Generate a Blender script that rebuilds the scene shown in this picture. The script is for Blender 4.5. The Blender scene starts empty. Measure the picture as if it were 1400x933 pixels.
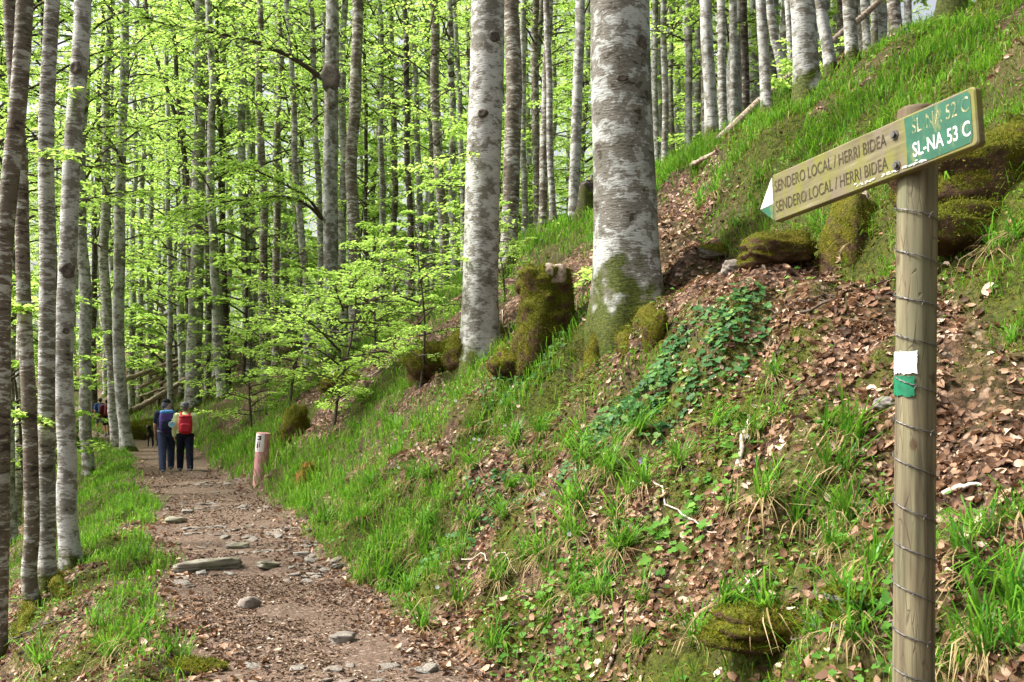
import bpy, math, random
import numpy as np
R = math.radians
scene = bpy.context.scene
col = scene.collection

# ------------------------------------------------------------------ camera, sky, sun, exposure
F = 1361.0                      # focal length in photo pixels (1400 wide)
EYE = 1.84
cam_d = bpy.data.cameras.new('camera'); cam = bpy.data.objects.new('camera', cam_d); col.objects.link(cam)
cam.location = (0, 0, EYE); cam.rotation_euler = (R(90), 0, 0)
cam_d.sensor_width = 36; cam_d.lens = 36 * F / 1400; cam_d.shift_y = 76.5 / 1400
cam_d.clip_start = 0.05; cam_d.clip_end = 2000
cam_d.dof.use_dof = True; cam_d.dof.focus_distance = 11; cam_d.dof.aperture_fstop = 13
scene.camera = cam

SUN_EL, SUN_AZ = 50, -88        # azimuth from +Y (view direction), negative = left
w = bpy.data.worlds.new('World'); scene.world = w; w.use_nodes = True
nt = w.node_tree; nt.nodes.clear()
sky = nt.nodes.new('ShaderNodeTexSky'); sky.sky_type = 'NISHITA'; sky.sun_disc = False
sky.sun_elevation = R(SUN_EL); sky.sun_rotation = R(SUN_AZ); sky.dust_density = 8.0; sky.air_density = 0.8; sky.ozone_density = 0.0
bg = nt.nodes.new('ShaderNodeBackground'); bg.inputs[1].default_value = 0.097
wo = nt.nodes.new('ShaderNodeOutputWorld')
hs = nt.nodes.new('ShaderNodeHueSaturation'); hs.inputs['Saturation'].default_value = .35; hs.inputs['Value'].default_value = 1.15
nt.links.new(sky.outputs[0], hs.inputs['Color']); nt.links.new(hs.outputs[0], bg.inputs[0]); nt.links.new(bg.outputs[0], wo.inputs[0])
sl = bpy.data.lights.new('sun', 'SUN'); sl.energy = 3.2; sl.angle = R(8); sl.color = (1, .95, .86)
so = bpy.data.objects.new('sun', sl); col.objects.link(so)
so.rotation_euler = (R(90 - SUN_EL), 0, R(180 - SUN_AZ))
scene.view_settings.view_transform = 'Standard'; scene.view_settings.look = 'None'
scene.view_settings.exposure = 1.54; scene.view_settings.gamma = 1; scene.view_settings.use_curve_mapping = False
cy = scene.cycles
cy.max_bounces = 7; cy.diffuse_bounces = 5; cy.transmission_bounces = 5; cy.glossy_bounces = 2; cy.transparent_max_bounces = 4
cy.caustics_reflective = False; cy.caustics_refractive = False; cy.sample_clamp_indirect = 6
cy.use_denoising = True

rng = np.random.default_rng(7)

# ------------------------------------------------------------------ noise
def _h(ix, iy, seed):
    v = np.sin(ix * 127.1 + iy * 311.7 + seed * 74.7) * 43758.5453
    return v - np.floor(v)
def vnoise(x, y, seed=0):
    x = np.asarray(x, float); y = np.asarray(y, float)
    ix = np.floor(x); iy = np.floor(y); fx = x - ix; fy = y - iy
    fx = fx * fx * (3 - 2 * fx); fy = fy * fy * (3 - 2 * fy)
    a = _h(ix, iy, seed); b = _h(ix + 1, iy, seed); c = _h(ix, iy + 1, seed); d = _h(ix + 1, iy + 1, seed)
    return (a + (b - a) * fx) * (1 - fy) + (c + (d - c) * fx) * fy
def fbm(x, y, seed=0, o=3):
    s = 0; a = .5; tot = 0
    for k in range(o):
        s = s + a * vnoise(x * 2 ** k + 17.3 * k, y * 2 ** k - 9.1 * k, seed + k); tot += a; a *= .5
    return s / tot
def sstep(a, b, x):
    t = np.clip((x - a) / (b - a), 0, 1); return t * t * (3 - 2 * t)

# ------------------------------------------------------------------ terrain
def st(x, y): return -.36 * x + .933 * y, .933 * x + .36 * y      # along the path, across it
def xy(s, t): return .933 * t - .36 * s, .36 * t + .933 * s
def t_mid(s):
    s = np.asarray(s, float)
    q = np.clip(s, 25, 60) - 25
    return 1.25 - .004 * q * q - np.clip(s - 60, 0, 500) * .28 + .12 * np.sin(s * .45)
_r = np.linspace(0, 200, 8001)
_slope = .93 * sstep(-.25, .35, _r) * (1 - sstep(5.0, 9.0, _r)) + .35 * sstep(5.0, 9.0, _r) * (1 - sstep(9, 13.5, _r)) + .06 * sstep(9, 13.5, _r)
_bank = np.concatenate([[0], np.cumsum(_slope[1:] * np.diff(_r))])
_ls = .72 * sstep(.1, 1.0, _r) * (1 - sstep(7, 11, _r)) + .38 * sstep(7, 11, _r) * (1 - sstep(40, 60, _r))
_drop = np.concatenate([[0], np.cumsum(_ls[1:] * np.diff(_r))])
_US = np.array([-2, 1.5, 3.5, 5.5, 7.5, 9.5, 11.5, 14, 18]); _UT = np.array([2.2, 3.2, 4.1, 4.75, 5.2, 5.75, 6.35, 6.7, 7.0])
def t_upper(s): return np.interp(s, _US, _UT)      # the side trail that climbs behind the big beech
HW = .95
def zones(x, y):
    s, t = st(x, y); tm = t_mid(s)
    hw = HW + .22 * (vnoise(s * .9, s * 0, 5) - .5) + .30 * (fbm(x * 1.3, y * 1.3, 6, 2) - .5)
    r = t - (tm + hw); l = (tm - hw + .17 * (1 - sstep(9, 15, s))) - t
    return s, t, r, l
def H(x, y):
    x = np.asarray(x, float); y = np.asarray(y, float)
    s, t, r, l = zones(x, y)
    f = 1 - .25 * sstep(10, 40, s)
    z = np.interp(np.clip(r, 0, 199), _r, _bank) * f - np.interp(np.clip(l, 0, 199), _r, _drop)
    z = z + .04 * np.exp(-((l - .45) / .4) ** 2) * sstep(10, 18, s)               # grassy lip of the left verge
    inside = sstep(0, .35, np.maximum(r, l))
    n = (fbm(x * .55, y * .55, 11, 3) - .5) * .55 + (fbm(x * 1.7, y * 1.7, 21, 3) - .5) * .58 + (fbm(x * 4.2, y * 4.2, 31, 3) - .5) * .20
    z = z + n * inside * np.where(r > 0, 1.0, .6) + (1 - inside) * ((fbm(x * 1.3, y * 1.3, 41, 3) - .5) * .10 + (fbm(x * 6, y * 6, 43, 2) - .5) * .035)
    du = t - t_upper(s)
    k = sstep(-1, 2, s) * (1 - sstep(13, 17, s))
    z = z - k * (.26 * np.exp(-((du - .5) / .5) ** 2) - .12 * np.exp(-((du - 1.5) / .5) ** 2))
    return z
def Hn(x, y, e=.04):
    zx = (H(x + e, y) - H(x - e, y)) / (2 * e); zy = (H(x, y + e) - H(x, y - e)) / (2 * e)
    n = np.stack([-zx, -zy, np.ones_like(zx)], -1); return n / np.linalg.norm(n, axis=-1, keepdims=True)
_d = np.concatenate([np.arange(1.5, 30, .03), np.arange(30, 140, .12)])
def hit(px, py, dmin=1.5):
    """where the sight line of a photo pixel meets the ground"""
    d = _d[_d >= dmin]
    X = (px - 700) / F * d; z = EYE - (py - 543) / F * d
    k = np.nonzero(H(X, d) >= z)[0]
    if len(k) == 0: return None
    return float(d[k[0]])
def at(px, d): return (px - 700) / F * d
def up(py, d): return EYE - (py - 543) / F * d
def gpt(px, py, dmin=1.5):
    d = hit(px, py, dmin)
    if d is None: d = 25.0
    x = at(px, d); return (x, d, float(H(x, d)))

# ------------------------------------------------------------------ mesh building
class MB:
    def __init__(s): s.v = []; s.f = []; s.n = 0; s.m = []
    def add(s, v, f, m=0):
        v = np.asarray(v, float).reshape(-1, 3); f = np.asarray(f, int)
        if len(f) == 0: return
        s.v.append(v); s.f.append(f + s.n); s.m.append(np.full(len(f), m)); s.n += len(v)
    def mesh(s, name, mats=(), smooth=True):
        me = bpy.data.meshes.new(name)
        v = np.concatenate(s.v); me.vertices.add(len(v)); me.vertices.foreach_set('co', v.astype(np.float32).ravel())
        lens = np.concatenate([np.full(len(f), f.shape[1]) for f in s.f]); loops = np.concatenate([f.ravel() for f in s.f])
        me.loops.add(len(loops)); me.loops.foreach_set('vertex_index', loops.astype(np.int32))
        me.polygons.add(len(lens)); start = np.concatenate([[0], np.cumsum(lens)[:-1]])
        me.polygons.foreach_set('loop_start', start.astype(np.int32))
        me.polygons.foreach_set('material_index', np.concatenate(s.m).astype(np.int32))
        me.polygons.foreach_set('use_smooth', np.full(len(lens), smooth))
        me.update(calc_edges=True)
        for m in mats: me.materials.append(m)
        return me
def link(name, me, parent=None, loc=None):
    o = bpy.data.objects.new(name, me); col.objects.link(o)
    if parent is not None: o.parent = parent
    if loc is not None: o.location = loc
    return o
def tag(o, label=None, cat=None, group=None, kind=None):
    if label: o['label'] = label
    if cat: o['category'] = cat
    if group: o['group'] = group
    if kind: o['kind'] = kind
    return o
def empty(name, loc=(0, 0, 0), rz=0, label=None, cat=None, group=None):
    o = link(name, None, loc=loc); o.rotation_euler = (0, 0, rz); o.empty_display_size = .2
    return tag(o, label, cat, group)
def copy_tree(o, parent=None):
    c = o.copy(); col.objects.link(c)
    if parent is not None: c.parent = parent
    for ch in list(o.children): copy_tree(ch, c)
    return c

def tube(P, rad, n=8, cap=True, shape=None):
    """tapered tube along P; shape(i, ang) multiplies the radius"""
    P = np.asarray(P, float); m = len(P); rad = np.broadcast_to(np.asarray(rad, float), (m,))
    T = np.gradient(P, axis=0); T /= np.linalg.norm(T, axis=1, keepdims=True) + 1e-9
    ref = np.array([1., 0, 0]) if abs(T[0][0]) < .8 else np.array([0., 1, 0])
    a = np.linspace(0, 2 * np.pi, n, endpoint=False); V = []
    u = ref - T[0] * ref.dot(T[0]); u /= np.linalg.norm(u)
    for i in range(m):
        u = u - T[i] * u.dot(T[i]); u /= np.linalg.norm(u) + 1e-9; vv = np.cross(T[i], u)
        rr = rad[i] * (shape(i, a) if shape else np.ones(n))
        V.append(P[i] + rr[:, None] * (np.cos(a)[:, None] * u + np.sin(a)[:, None] * vv))
    V = np.concatenate(V)
    i = np.arange(m - 1)[:, None] * n; j = np.arange(n)[None]; k = (j + 1) % n
    Fq = np.stack([i + j, i + k, i + n + k, i + n + j], -1).reshape(-1, 4)
    return V, Fq, (m, n)
def add_tube(mb, P, rad, n=8, m=0, shape=None, cap=True):
    V, Fq, (mm, nn) = tube(P, rad, n, shape=shape)
    base = mb.n; mb.add(V, Fq, m)
    if cap:
        for ring, flip in ((0, True), (mm - 1, False)):
            c = V[ring * nn:(ring + 1) * nn].mean(0); mb.add(np.vstack([V[ring * nn:(ring + 1) * nn], c]),
                [[(q + 1) % nn, q, nn] if flip else [q, (q + 1) % nn, nn] for q in range(nn)], m)
def leaves(mb, P, A, N, L, W, m=0, fold=.18):
    """pointed folded leaves: base P, axis A, normal N"""
    P = np.asarray(P, float); n = len(P)
    if n == 0: return
    A = A / (np.linalg.norm(A, axis=1, keepdims=True) + 1e-9)
    S = np.cross(A, N); S /= np.linalg.norm(S, axis=1, keepdims=True) + 1e-9; U = np.cross(S, A)
    L = np.broadcast_to(L, (n,))[:, None]; W = np.broadcast_to(W, (n,))[:, None]
    b = P; tip = P + A * L - U * L * .12; r = P + A * L * .45 + S * W * .5 + U * W * fold; l = P + A * L * .45 - S * W * .5 + U * W * fold
    V = np.stack([b, r, tip, l], 1).reshape(-1, 3)
    i = np.arange(n)[:, None] * 4
    mb.add(V, np.concatenate([i + np.array([[0, 1, 2]]), i + np.array([[0, 2, 3]])], 1).reshape(-1, 3), m)

# ------------------------------------------------------------------ materials
class NB:
    def __init__(s, name):
        s.mat = bpy.data.materials.new(name); s.mat.use_nodes = True; s.t = s.mat.node_tree; s.t.nodes.clear()
        s.out = s.t.nodes.new('ShaderNodeOutputMaterial')
    def n(s, typ, **kw):
        nd = s.t.nodes.new('ShaderNode' + typ)
        for k, v in kw.items(): setattr(nd, k, v)
        return nd
    def l(s, a, b): s.t.links.new(a, b); return s
    def noise(s, vec, scale, detail=3, rough=.55, dist=0):
        nd = s.n('TexNoise'); nd.inputs['Scale'].default_value = scale; nd.inputs['Detail'].default_value = detail
        nd.inputs['Roughness'].default_value = rough; nd.inputs['Distortion'].default_value = dist
        if vec is not None: s.l(vec, nd.inputs['Vector'])
        return nd.outputs['Fac']
    def voro(s, vec, scale, feature='F1', out='Distance', rand=1):
        nd = s.n('TexVoronoi', feature=feature); nd.inputs['Scale'].default_value = scale; nd.inputs['Randomness'].default_value = rand
        if vec is not None: s.l(vec, nd.inputs['Vector'])
        return nd.outputs[out]
    def ramp(s, fac, stops, interp='LINEAR'):
        nd = s.n('ValToRGB'); cr = nd.color_ramp; cr.interpolation = interp
        while len(cr.elements) > 1: cr.elements.remove(cr.elements[-1])
        for i, (p, c) in enumerate(stops):
            e = cr.elements[0] if i == 0 else cr.elements.new(p)
            e.position = p; c = c if hasattr(c, '__len__') else (c, c, c); e.color = (*c[:3], 1)
        s.l(fac, nd.inputs[0]); return nd.outputs[0]
    def mix(s, fac, a, b, mode='MIX'):
        nd = s.n('Mix', data_type='RGBA', blend_type=mode)
        for v, i in ((fac, 0), (a, 6), (b, 7)):
            if hasattr(v, 'is_output'): s.l(v, nd.inputs[i])
            else: nd.inputs[i].default_value = v if i == 0 else (*v, 1)
        return nd.outputs[2]
    def math(s, op, a, b=0.0, clamp=False):
        nd = s.n('Math', operation=op, use_clamp=clamp)
        for v, i in ((a, 0), (b, 1)):
            if hasattr(v, 'is_output'): s.l(v, nd.inputs[i])
            else: nd.inputs[i].default_value = v
        return nd.outputs[0]
    def mapping(s, vec, scale):
        nd = s.n('Mapping'); nd.inputs['Scale'].default_value = scale; s.l(vec, nd.inputs['Vector']); return nd.outputs[0]
    def bump(s, h, strength=.5, dist=.02):
        nd = s.n('Bump'); nd.inputs['Strength'].default_value = strength; nd.inputs['Distance'].default_value = dist
        s.l(h, nd.inputs['Height']); return nd.outputs[0]
    def principled(s, colr, rough=.8, bump=None, spec=.25, metal=0, coat=0):
        p = s.n('BsdfPrincipled')
        if hasattr(colr, 'is_output'): s.l(colr, p.inputs['Base Color'])
        else: p.inputs['Base Color'].default_value = (*colr, 1)
        if hasattr(rough, 'is_output'): s.l(rough, p.inputs['Roughness'])
        else: p.inputs['Roughness'].default_value = rough
        p.inputs['Specular IOR Level'].default_value = spec; p.inputs['Metallic'].default_value = metal
        if bump is not None: s.l(bump, p.inputs['Normal'])
        s.l(p.outputs[0], s.out.inputs[0]); return s.mat
    def obj(s): return s.n('TexCoord').outputs['Object']
    def rand(s): return s.n('ObjectInfo').outputs['Random']
    def island(s): return s.n('NewGeometry').outputs['Random Per Island']

def leaf_mat(name, stops, trans, tfac=.5, rough=.6):
    b = NB(name); r = b.island(); c = b.ramp(r, stops)
    d = b.n('BsdfPrincipled'); b.l(c, d.inputs['Base Color']); d.inputs['Roughness'].default_value = rough; d.inputs['Specular IOR Level'].default_value = .12
    t = b.n('BsdfTranslucent'); tc = b.mix(.75, c, trans); b.l(tc, t.inputs['Color'])
    m = b.n('MixShader'); m.inputs[0].default_value = tfac
    b.l(d.outputs[0], m.inputs[1]); b.l(t.outputs[0], m.inputs[2]); b.l(m.outputs[0], b.out.inputs[0]); return b.mat

M = {}
M['leaf'] = leaf_mat('beech_leaf', [(0, (.14, .29, .030)), (.5, (.25, .43, .06)), (1, (.39, .54, .12))], (.56, .80, .17), .62)
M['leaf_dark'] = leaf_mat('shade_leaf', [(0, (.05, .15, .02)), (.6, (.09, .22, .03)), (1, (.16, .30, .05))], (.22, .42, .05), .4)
M['grass'] = leaf_mat('grass_blade', [(0, (.022, .09, .005)), (.5, (.062, .19, .008)), (.86, (.14, .30, .015)), (.93, (.24, .22, .08)), (1, (.34, .27, .13))], (.20, .42, .03), .38)
M['mossblade'] = leaf_mat('moss_blade', [(0, (.022, .03, .004)), (.4, (.06, .078, .006)), (.75, (.125, .135, .011)), (1, (.20, .155, .02))], (.20, .25, .015), .3, .7)
M['rush'] = leaf_mat('rush_blade', [(0, (.022, .095, .008)), (.6, (.058, .19, .013)), (1, (.15, .31, .028))], (.20, .42, .035), .38, .35)
M['straw'] = leaf_mat('dead_blade', [(0, (.16, .13, .05)), (.5, (.28, .21, .10)), (1, (.42, .33, .18))], (.35, .25, .10), .3)
M['ivy'] = leaf_mat('ivy_leaf', [(0, (.018, .065, .018)), (.5, (.045, .13, .035)), (.85, (.09, .19, .045)), (1, (.16, .24, .06))], (.10, .26, .04), .25, .5)
M['litter'] = leaf_mat('dry_leaf', [(0, (.028, .016, .010)), (.30, (.085, .045, .025)), (.62, (.195, .108, .062)), (.88, (.33, .21, .135)), (1, (.54, .43, .33))], (.34, .18, .09), .15, .55)
M['pathleaf'] = leaf_mat('trodden_leaf', [(0, (.042, .028, .018)), (.5, (.118, .076, .047)), (.85, (.21, .145, .095)), (1, (.39, .33, .27))], (.2, .1, .06), .08, .7)

def bark(name, pale, mid, dark, thr=.5, mossh=.7, streak=1.0, zs=7.5, algae=.35):
    b = NB(name); o = b.obj(); rd = b.rand()
    add = b.n('VectorMath', operation='ADD'); sc = b.n('VectorMath', operation='SCALE'); sc.inputs[0].default_value = (37, 19, 53); b.l(rd, sc.inputs['Scale'])
    b.l(o, add.inputs[0]); b.l(sc.outputs[0], add.inputs[1]); v = add.outputs[0]
    v1 = b.mapping(v, (2.6, 2.6, zs)); v2 = b.mapping(v, (7, 7, 30)); v3 = b.mapping(v, (1.1, 1.1, 1.6))
    n1 = b.noise(v1, 2.0, 5, .62, .4); n2 = b.noise(v2, 1.6, 4, .6); n3 = b.noise(v3, 1.3, 3)
    k = b.math('ADD', b.math('MULTIPLY', n1, .62), b.math('ADD', b.math('MULTIPLY', n2, .26 * streak), b.math('MULTIPLY', n3, .30)))
    c = b.ramp(k, [(thr - .10, dark), (thr - .055, mid), (thr + .015, mid), (thr + .045, pale), (thr + .16, tuple(min(1, x * 1.22) for x in pale))])
    v4 = b.voro(b.mapping(v, (5, 5, 9)), 2.2)                                     # lichen rings and specks
    sp = b.ramp(b.math('ADD', v4, b.math('MULTIPLY', b.noise(v, 22, 3), .35)), [(.26, 1), (.33, 0)])
    c = b.mix(b.math('MULTIPLY', sp, .45), c, (.50, .52, .49))
    fl = b.ramp(b.noise(b.mapping(v, (10, 10, 34)), 1.5, 3), [(.60, 0), (.68, 1)])
    c = b.mix(b.math('MULTIPLY', fl, .7), c, dark)
    al = b.ramp(b.noise(b.mapping(v, (2.2, 2.2, 1.5)), 1.0, 5, .65), [(.50, 0), (.64, 1)]); c = b.mix(b.math('MULTIPLY', al, algae), c, (.075, .075, .05))
    sep = b.n('SeparateXYZ'); b.l(o, sep.inputs[0])
    mm = b.math('SUBTRACT', b.math('ADD', b.math('MULTIPLY', b.noise(v, 3.0, 4), 1.7), -.45), b.math('MULTIPLY', sep.outputs[2], 1.0 / mossh))
    mf = b.ramp(mm, [(.0, 0), (.22, 1)])
    moss = b.ramp(b.noise(v, 30, 3), [(.3, (.022, .032, .006)), (.6, (.07, .085, .012)), (.8, (.13, .12, .02))])
    c = b.mix(mf, c, moss)
    hh = b.math('ADD', b.math('ADD', k, b.math('MULTIPLY', n2, .4)), b.math('MULTIPLY', b.noise(v, 60, 2), .15))
    return b.principled(c, .82, b.bump(hh, .7, .03), .2)
M['bark_pale'] = bark('beech_bark_pale', (.35, .355, .335), (.165, .155, .13), (.05, .042, .03), .55, zs=3.8)
M['bark_big'] = bark('beech_bark_lichen', (.33, .34, .32), (.15, .14, .118), (.045, .038, .027), .545, 1.5, .8, 3.2, .6)
M['knot'] = None
M['bark_mid'] = bark('beech_bark_grey', (.37, .375, .35), (.155, .142, .115), (.045, .038, .028), .56)
M['bark_brown'] = bark('beech_bark_brown', (.34, .34, .30), (.13, .108, .080), (.042, .033, .024), .59)
M['bark_dark'] = bark('beech_bark_dark', (.30, .30, .27), (.07, .056, .042), (.025, .02, .015), .64, 1.1)
M['stumpbark'] = bark('stump_bark', (.30, .28, .25), (.10, .082, .062), (.035, .027, .02), .57, .28, 1.0, 3.0, .5)
b = NB('knot_bark'); M['knot'] = b.principled(b.ramp(b.noise(b.obj(), 18, 4), [(.3, (.03, .025, .02)), (.7, (.13, .11, .09))]), .9)
b = NB('twig_bark'); M['twig'] = b.principled(b.ramp(b.noise(b.obj(), 14, 3), [(.3, (.035, .026, .018)), (.7, (.10, .08, .06))]), .8)
b = NB('dead_wood'); o = b.obj(); nn_ = b.noise(b.mapping(o, (9, 9, 9)), 2, 4)
M['log'] = b.principled(b.ramp(nn_, [(.3, (.09, .062, .042)), (.5, (.22, .165, .12)), (.72, (.40, .35, .29))]), .85, b.bump(nn_, .6, .02))
b = NB('pale_dead_wood'); o = b.obj(); nn_ = b.noise(b.mapping(o, (9, 9, 9)), 3, 4)
M['palewood'] = b.principled(b.ramp(nn_, [(.3, (.28, .24, .18)), (.6, (.50, .45, .37)), (.8, (.62, .58, .52))]), .8, b.bump(nn_, .5, .01))

def moss_mat(name, under=(.12, .085, .06), amount=.5):
    b = NB(name); o = b.obj(); g = b.n('NewGeometry'); sep = b.n('SeparateXYZ'); b.l(g.outputs['Normal'], sep.inputs[0])
    n = b.noise(o, 4.5, 4); f = b.ramp(b.math('ADD', n, b.math('MULTIPLY', sep.outputs[2], .30)), [(.62 - amount * .5, 0), (.75 - amount * .5, 1)])
    m1 = b.ramp(b.noise(o, 38, 4, .7), [(.28, (.018, .022, .003)), (.5, (.065, .074, .006)), (.72, (.155, .14, .012))])
    m2 = b.mix(b.ramp(b.noise(o, 3, 2), [(.4, 0), (.7, 1)]), m1, (.13, .07, .012))
    m3 = b.mix(.35, m1, m2)
    un = b.ramp(b.noise(o, 9, 5), [(.3, tuple(x * .45 for x in under)), (.7, tuple(x * 1.5 for x in under))])
    c = b.mix(f, un, m3)
    h = b.math('ADD', b.noise(o, 45, 4, .7), b.math('MULTIPLY', b.noise(o, 9, 3), .8))
    return b.principled(c, .95, b.bump(h, 1.0, .03), .1)
M['moss'] = moss_mat('mossy_wood', (.10, .06, .035), .42)
M['mossrock'] = moss_mat('mossy_stone', (.26, .25, .22), .36)
M['mossorange'] = moss_mat('mossy_rust_wood', (.22, .085, .03), .30)
b = NB('path_stone'); o = b.obj(); n1_ = b.noise(o, 8, 5); rd = b.rand()
c_ = b.mix(b.math('MULTIPLY', rd, .55), b.ramp(n1_, [(.3, (.07, .063, .053)), (.55, (.185, .172, .148)), (.8, (.31, .295, .26))]), (.16, .115, .085))
M['stone'] = b.principled(c_, .8, b.bump(b.noise(o, 20, 4), .6, .015), .25)
b = NB('slab_stone'); o = b.obj(); n1_ = b.noise(b.mapping(o, (3, 9, 22)), 1.6, 5)
c_ = b.mix(b.ramp(b.noise(o, 3.2, 3), [(.5, 0), (.7, .5)]), b.ramp(n1_, [(.32, (.045, .04, .028)), (.5, (.19, .175, .135)), (.75, (.33, .31, .26))]), (.11, .12, .03))
M['slab'] = b.principled(c_, .85, b.bump(n1_, .9, .02), .2)

# ground: r = path, g = mossy, b = leaf litter (by where each lies)
b = NB('forest_floor'); o = b.obj()
at_ = b.n('Attribute', attribute_name='mask'); sp = b.n('SeparateColor'); b.l(at_.outputs['Color'], sp.inputs[0])
vn = b.n('TexVoronoi', feature='F1'); vn.inputs['Scale'].default_value = 21
dst = b.n('VectorMath', operation='ADD'); wn = b.n('TexNoise'); wn.inputs['Scale'].default_value = 12; wn.inputs['Detail'].default_value = 2; b.l(o, wn.inputs['Vector'])
ws = b.n('VectorMath', operation='SCALE'); ws.inputs['Scale'].default_value = .09; b.l(wn.outputs['Color'], ws.inputs[0]); b.l(o, dst.inputs[0]); b.l(ws.outputs[0], dst.inputs[1])
b.l(dst.outputs[0], vn.inputs['Vector']); vs = b.n('SeparateColor'); b.l(vn.outputs['Color'], vs.inputs[0])
lit = b.ramp(vs.outputs[0], [(0, (.030, .018, .011)), (.35, (.075, .042, .026)), (.7, (.155, .088, .054)), (.92, (.27, .175, .12)), (1, (.40, .31, .24))])
edge = b.ramp(vn.outputs['Distance'], [(.35, 1), (.75, .35)]); lit = b.mix(1, lit, edge, 'MULTIPLY')
soil = b.ramp(b.noise(o, 5, 5), [(.3, (.022, .014, .009)), (.7, (.066, .042, .026))])
ga = b.ramp(b.noise(o, 26, 5, .7), [(.3, (.040, .029, .020)), (.5, (.110, .080, .057)), (.66, (.175, .134, .102)), (.8, (.31, .27, .225))])
vg = b.n('TexVoronoi'); vg.inputs['Scale'].default_value = 48; b.l(dst.outputs[0], vg.inputs['Vector']); vgs = b.n('SeparateColor'); b.l(vg.outputs['Color'], vgs.inputs[0])
gc = b.ramp(vgs.outputs[0], [(0, (.036, .022, .015)), (.5, (.095, .055, .038)), (.9, (.17, .112, .083)), (1, (.34, .29, .25))]); ga = b.mix(.5, ga, gc)
mo = b.ramp(b.noise(o, 22, 5, .75), [(.28, (.012, .016, .003)), (.48, (.038, .048, .005)), (.62, (.065, .075, .008)), (.78, (.13, .115, .014))])
c = b.mix(sp.outputs[2], soil, lit); c = b.mix(sp.outputs[1], c, mo); c = b.mix(sp.outputs[0], c, ga)
h = b.math('ADD', b.math('MULTIPLY', vs.outputs[1], .5), b.math('MULTIPLY', b.noise(o, 30, 4, .7), .9))
M['ground'] = b.principled(c, .9, b.bump(h, .8, .03), .15)

# ------------------------------------------------------------------ the ground sheet
def masks(x, y):
    s, t, r, l = zones(x, y)
    n1 = fbm(x * .8, y * .8, 61, 4); n2 = fbm(x * 2.6, y * 2.6, 71, 3)
    path = 1 - sstep(-.12, .22, np.maximum(r, l) + (n2 - .5) * .35)
    upd = t - t_upper(s); ks = sstep(-1, 1, s) * (1 - sstep(14, 18, s))
    upper = np.exp(-((upd + .1) / .62) ** 2) * ks
    above = sstep(.22, .6, upd + (n1 - .5) * .7)                      # grassy slope over the side trail
    near = 1 - sstep(6.5, 9.5, s)
    g = np.where(r > 0, .60 + 0 * s, .60)
    g = g * (1 - near * (1 - above) * .50)
    foot = np.exp(-((r - .55) / .75) ** 2) * sstep(6.2, 9, s)
    g = np.maximum(g, .95 * foot)
    patchy = sstep(.36, .56, fbm(x * .9 + 5, y * .9, 66, 3)); g = np.maximum(g, above * (.56 + .30 * np.exp(-((upd - 1.2) / 1.2) ** 2) + .45 * patchy - .2 * sstep(14, 30, s)))
    lw = .55 + .9 * sstep(11, 17, s)
    g = np.where((l > 0) & (l < lw), np.maximum(g, .55 + .35 * sstep(8, 14, s)), g)
    g = np.where(l >= lw, .16 + .40 * sstep(15, 21, s), g)
    g = g * (1 - upper)
    g = np.clip(g * sstep(.33, .56, n1 + (g - .5) * .55), 0, 1) * (1 - path)
    mossy = sstep(.50, .66, n1 * .55 + n2 * .45 + .06 * (r > 0)) * (1 - path) * (1 - .8 * upper) * np.where(r > 4, .6, 1)
    lowb = (r > .1) * (1 - sstep(2.2, 3.4, r + (n1 - .5) * 2)) * sstep(3.5, 5.5, s) * (1 - sstep(11, 14, s)); mossy = np.maximum(mossy, lowb * (1 - path) * sstep(.36, .54, n2 * .6 + n1 * .4))
    mossy = np.maximum(mossy, .85 * sstep(.45, .9, g))
    lit = np.clip(1 - .9 * g, 0, 1) * sstep(.30, .5, fbm(x * 1.9, y * 1.9, 81, 3) + .13)
    return path, g, mossy, lit, upper
def build_ground():
    N = 760
    u = np.linspace(-1, 1, N); a = 4.2; c = 5.0
    gx = -1.0 + c * np.sinh(a * u); gy = 9.5 + c * np.sinh(a * u)
    X, Y = np.meshgrid(gx, gy); Z = H(X, Y)
    V = np.stack([X, Y, Z], -1).reshape(-1, 3)
    i = np.arange(N - 1)[:, None] * N + np.arange(N - 1)[None]
    Fq = np.stack([i, i + 1, i + N + 1, i + N], -1).reshape(-1, 4)
    mb = MB(); mb.add(V, Fq); me = mb.mesh('ground', [M['ground']])
    p, g, mo, li, upper = masks(X, Y)
    att = me.color_attributes.new('mask', 'FLOAT_COLOR', 'POINT')
    att.data.foreach_set('color', np.stack([p, np.clip(mo, 0, 1), li, np.ones_like(p)], -1).astype(np.float32).ravel())
    tag(link('ground', me), 'leaf strewn forest floor with a dirt path below a steep mossy bank', 'ground', kind='structure')
build_ground()

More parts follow.
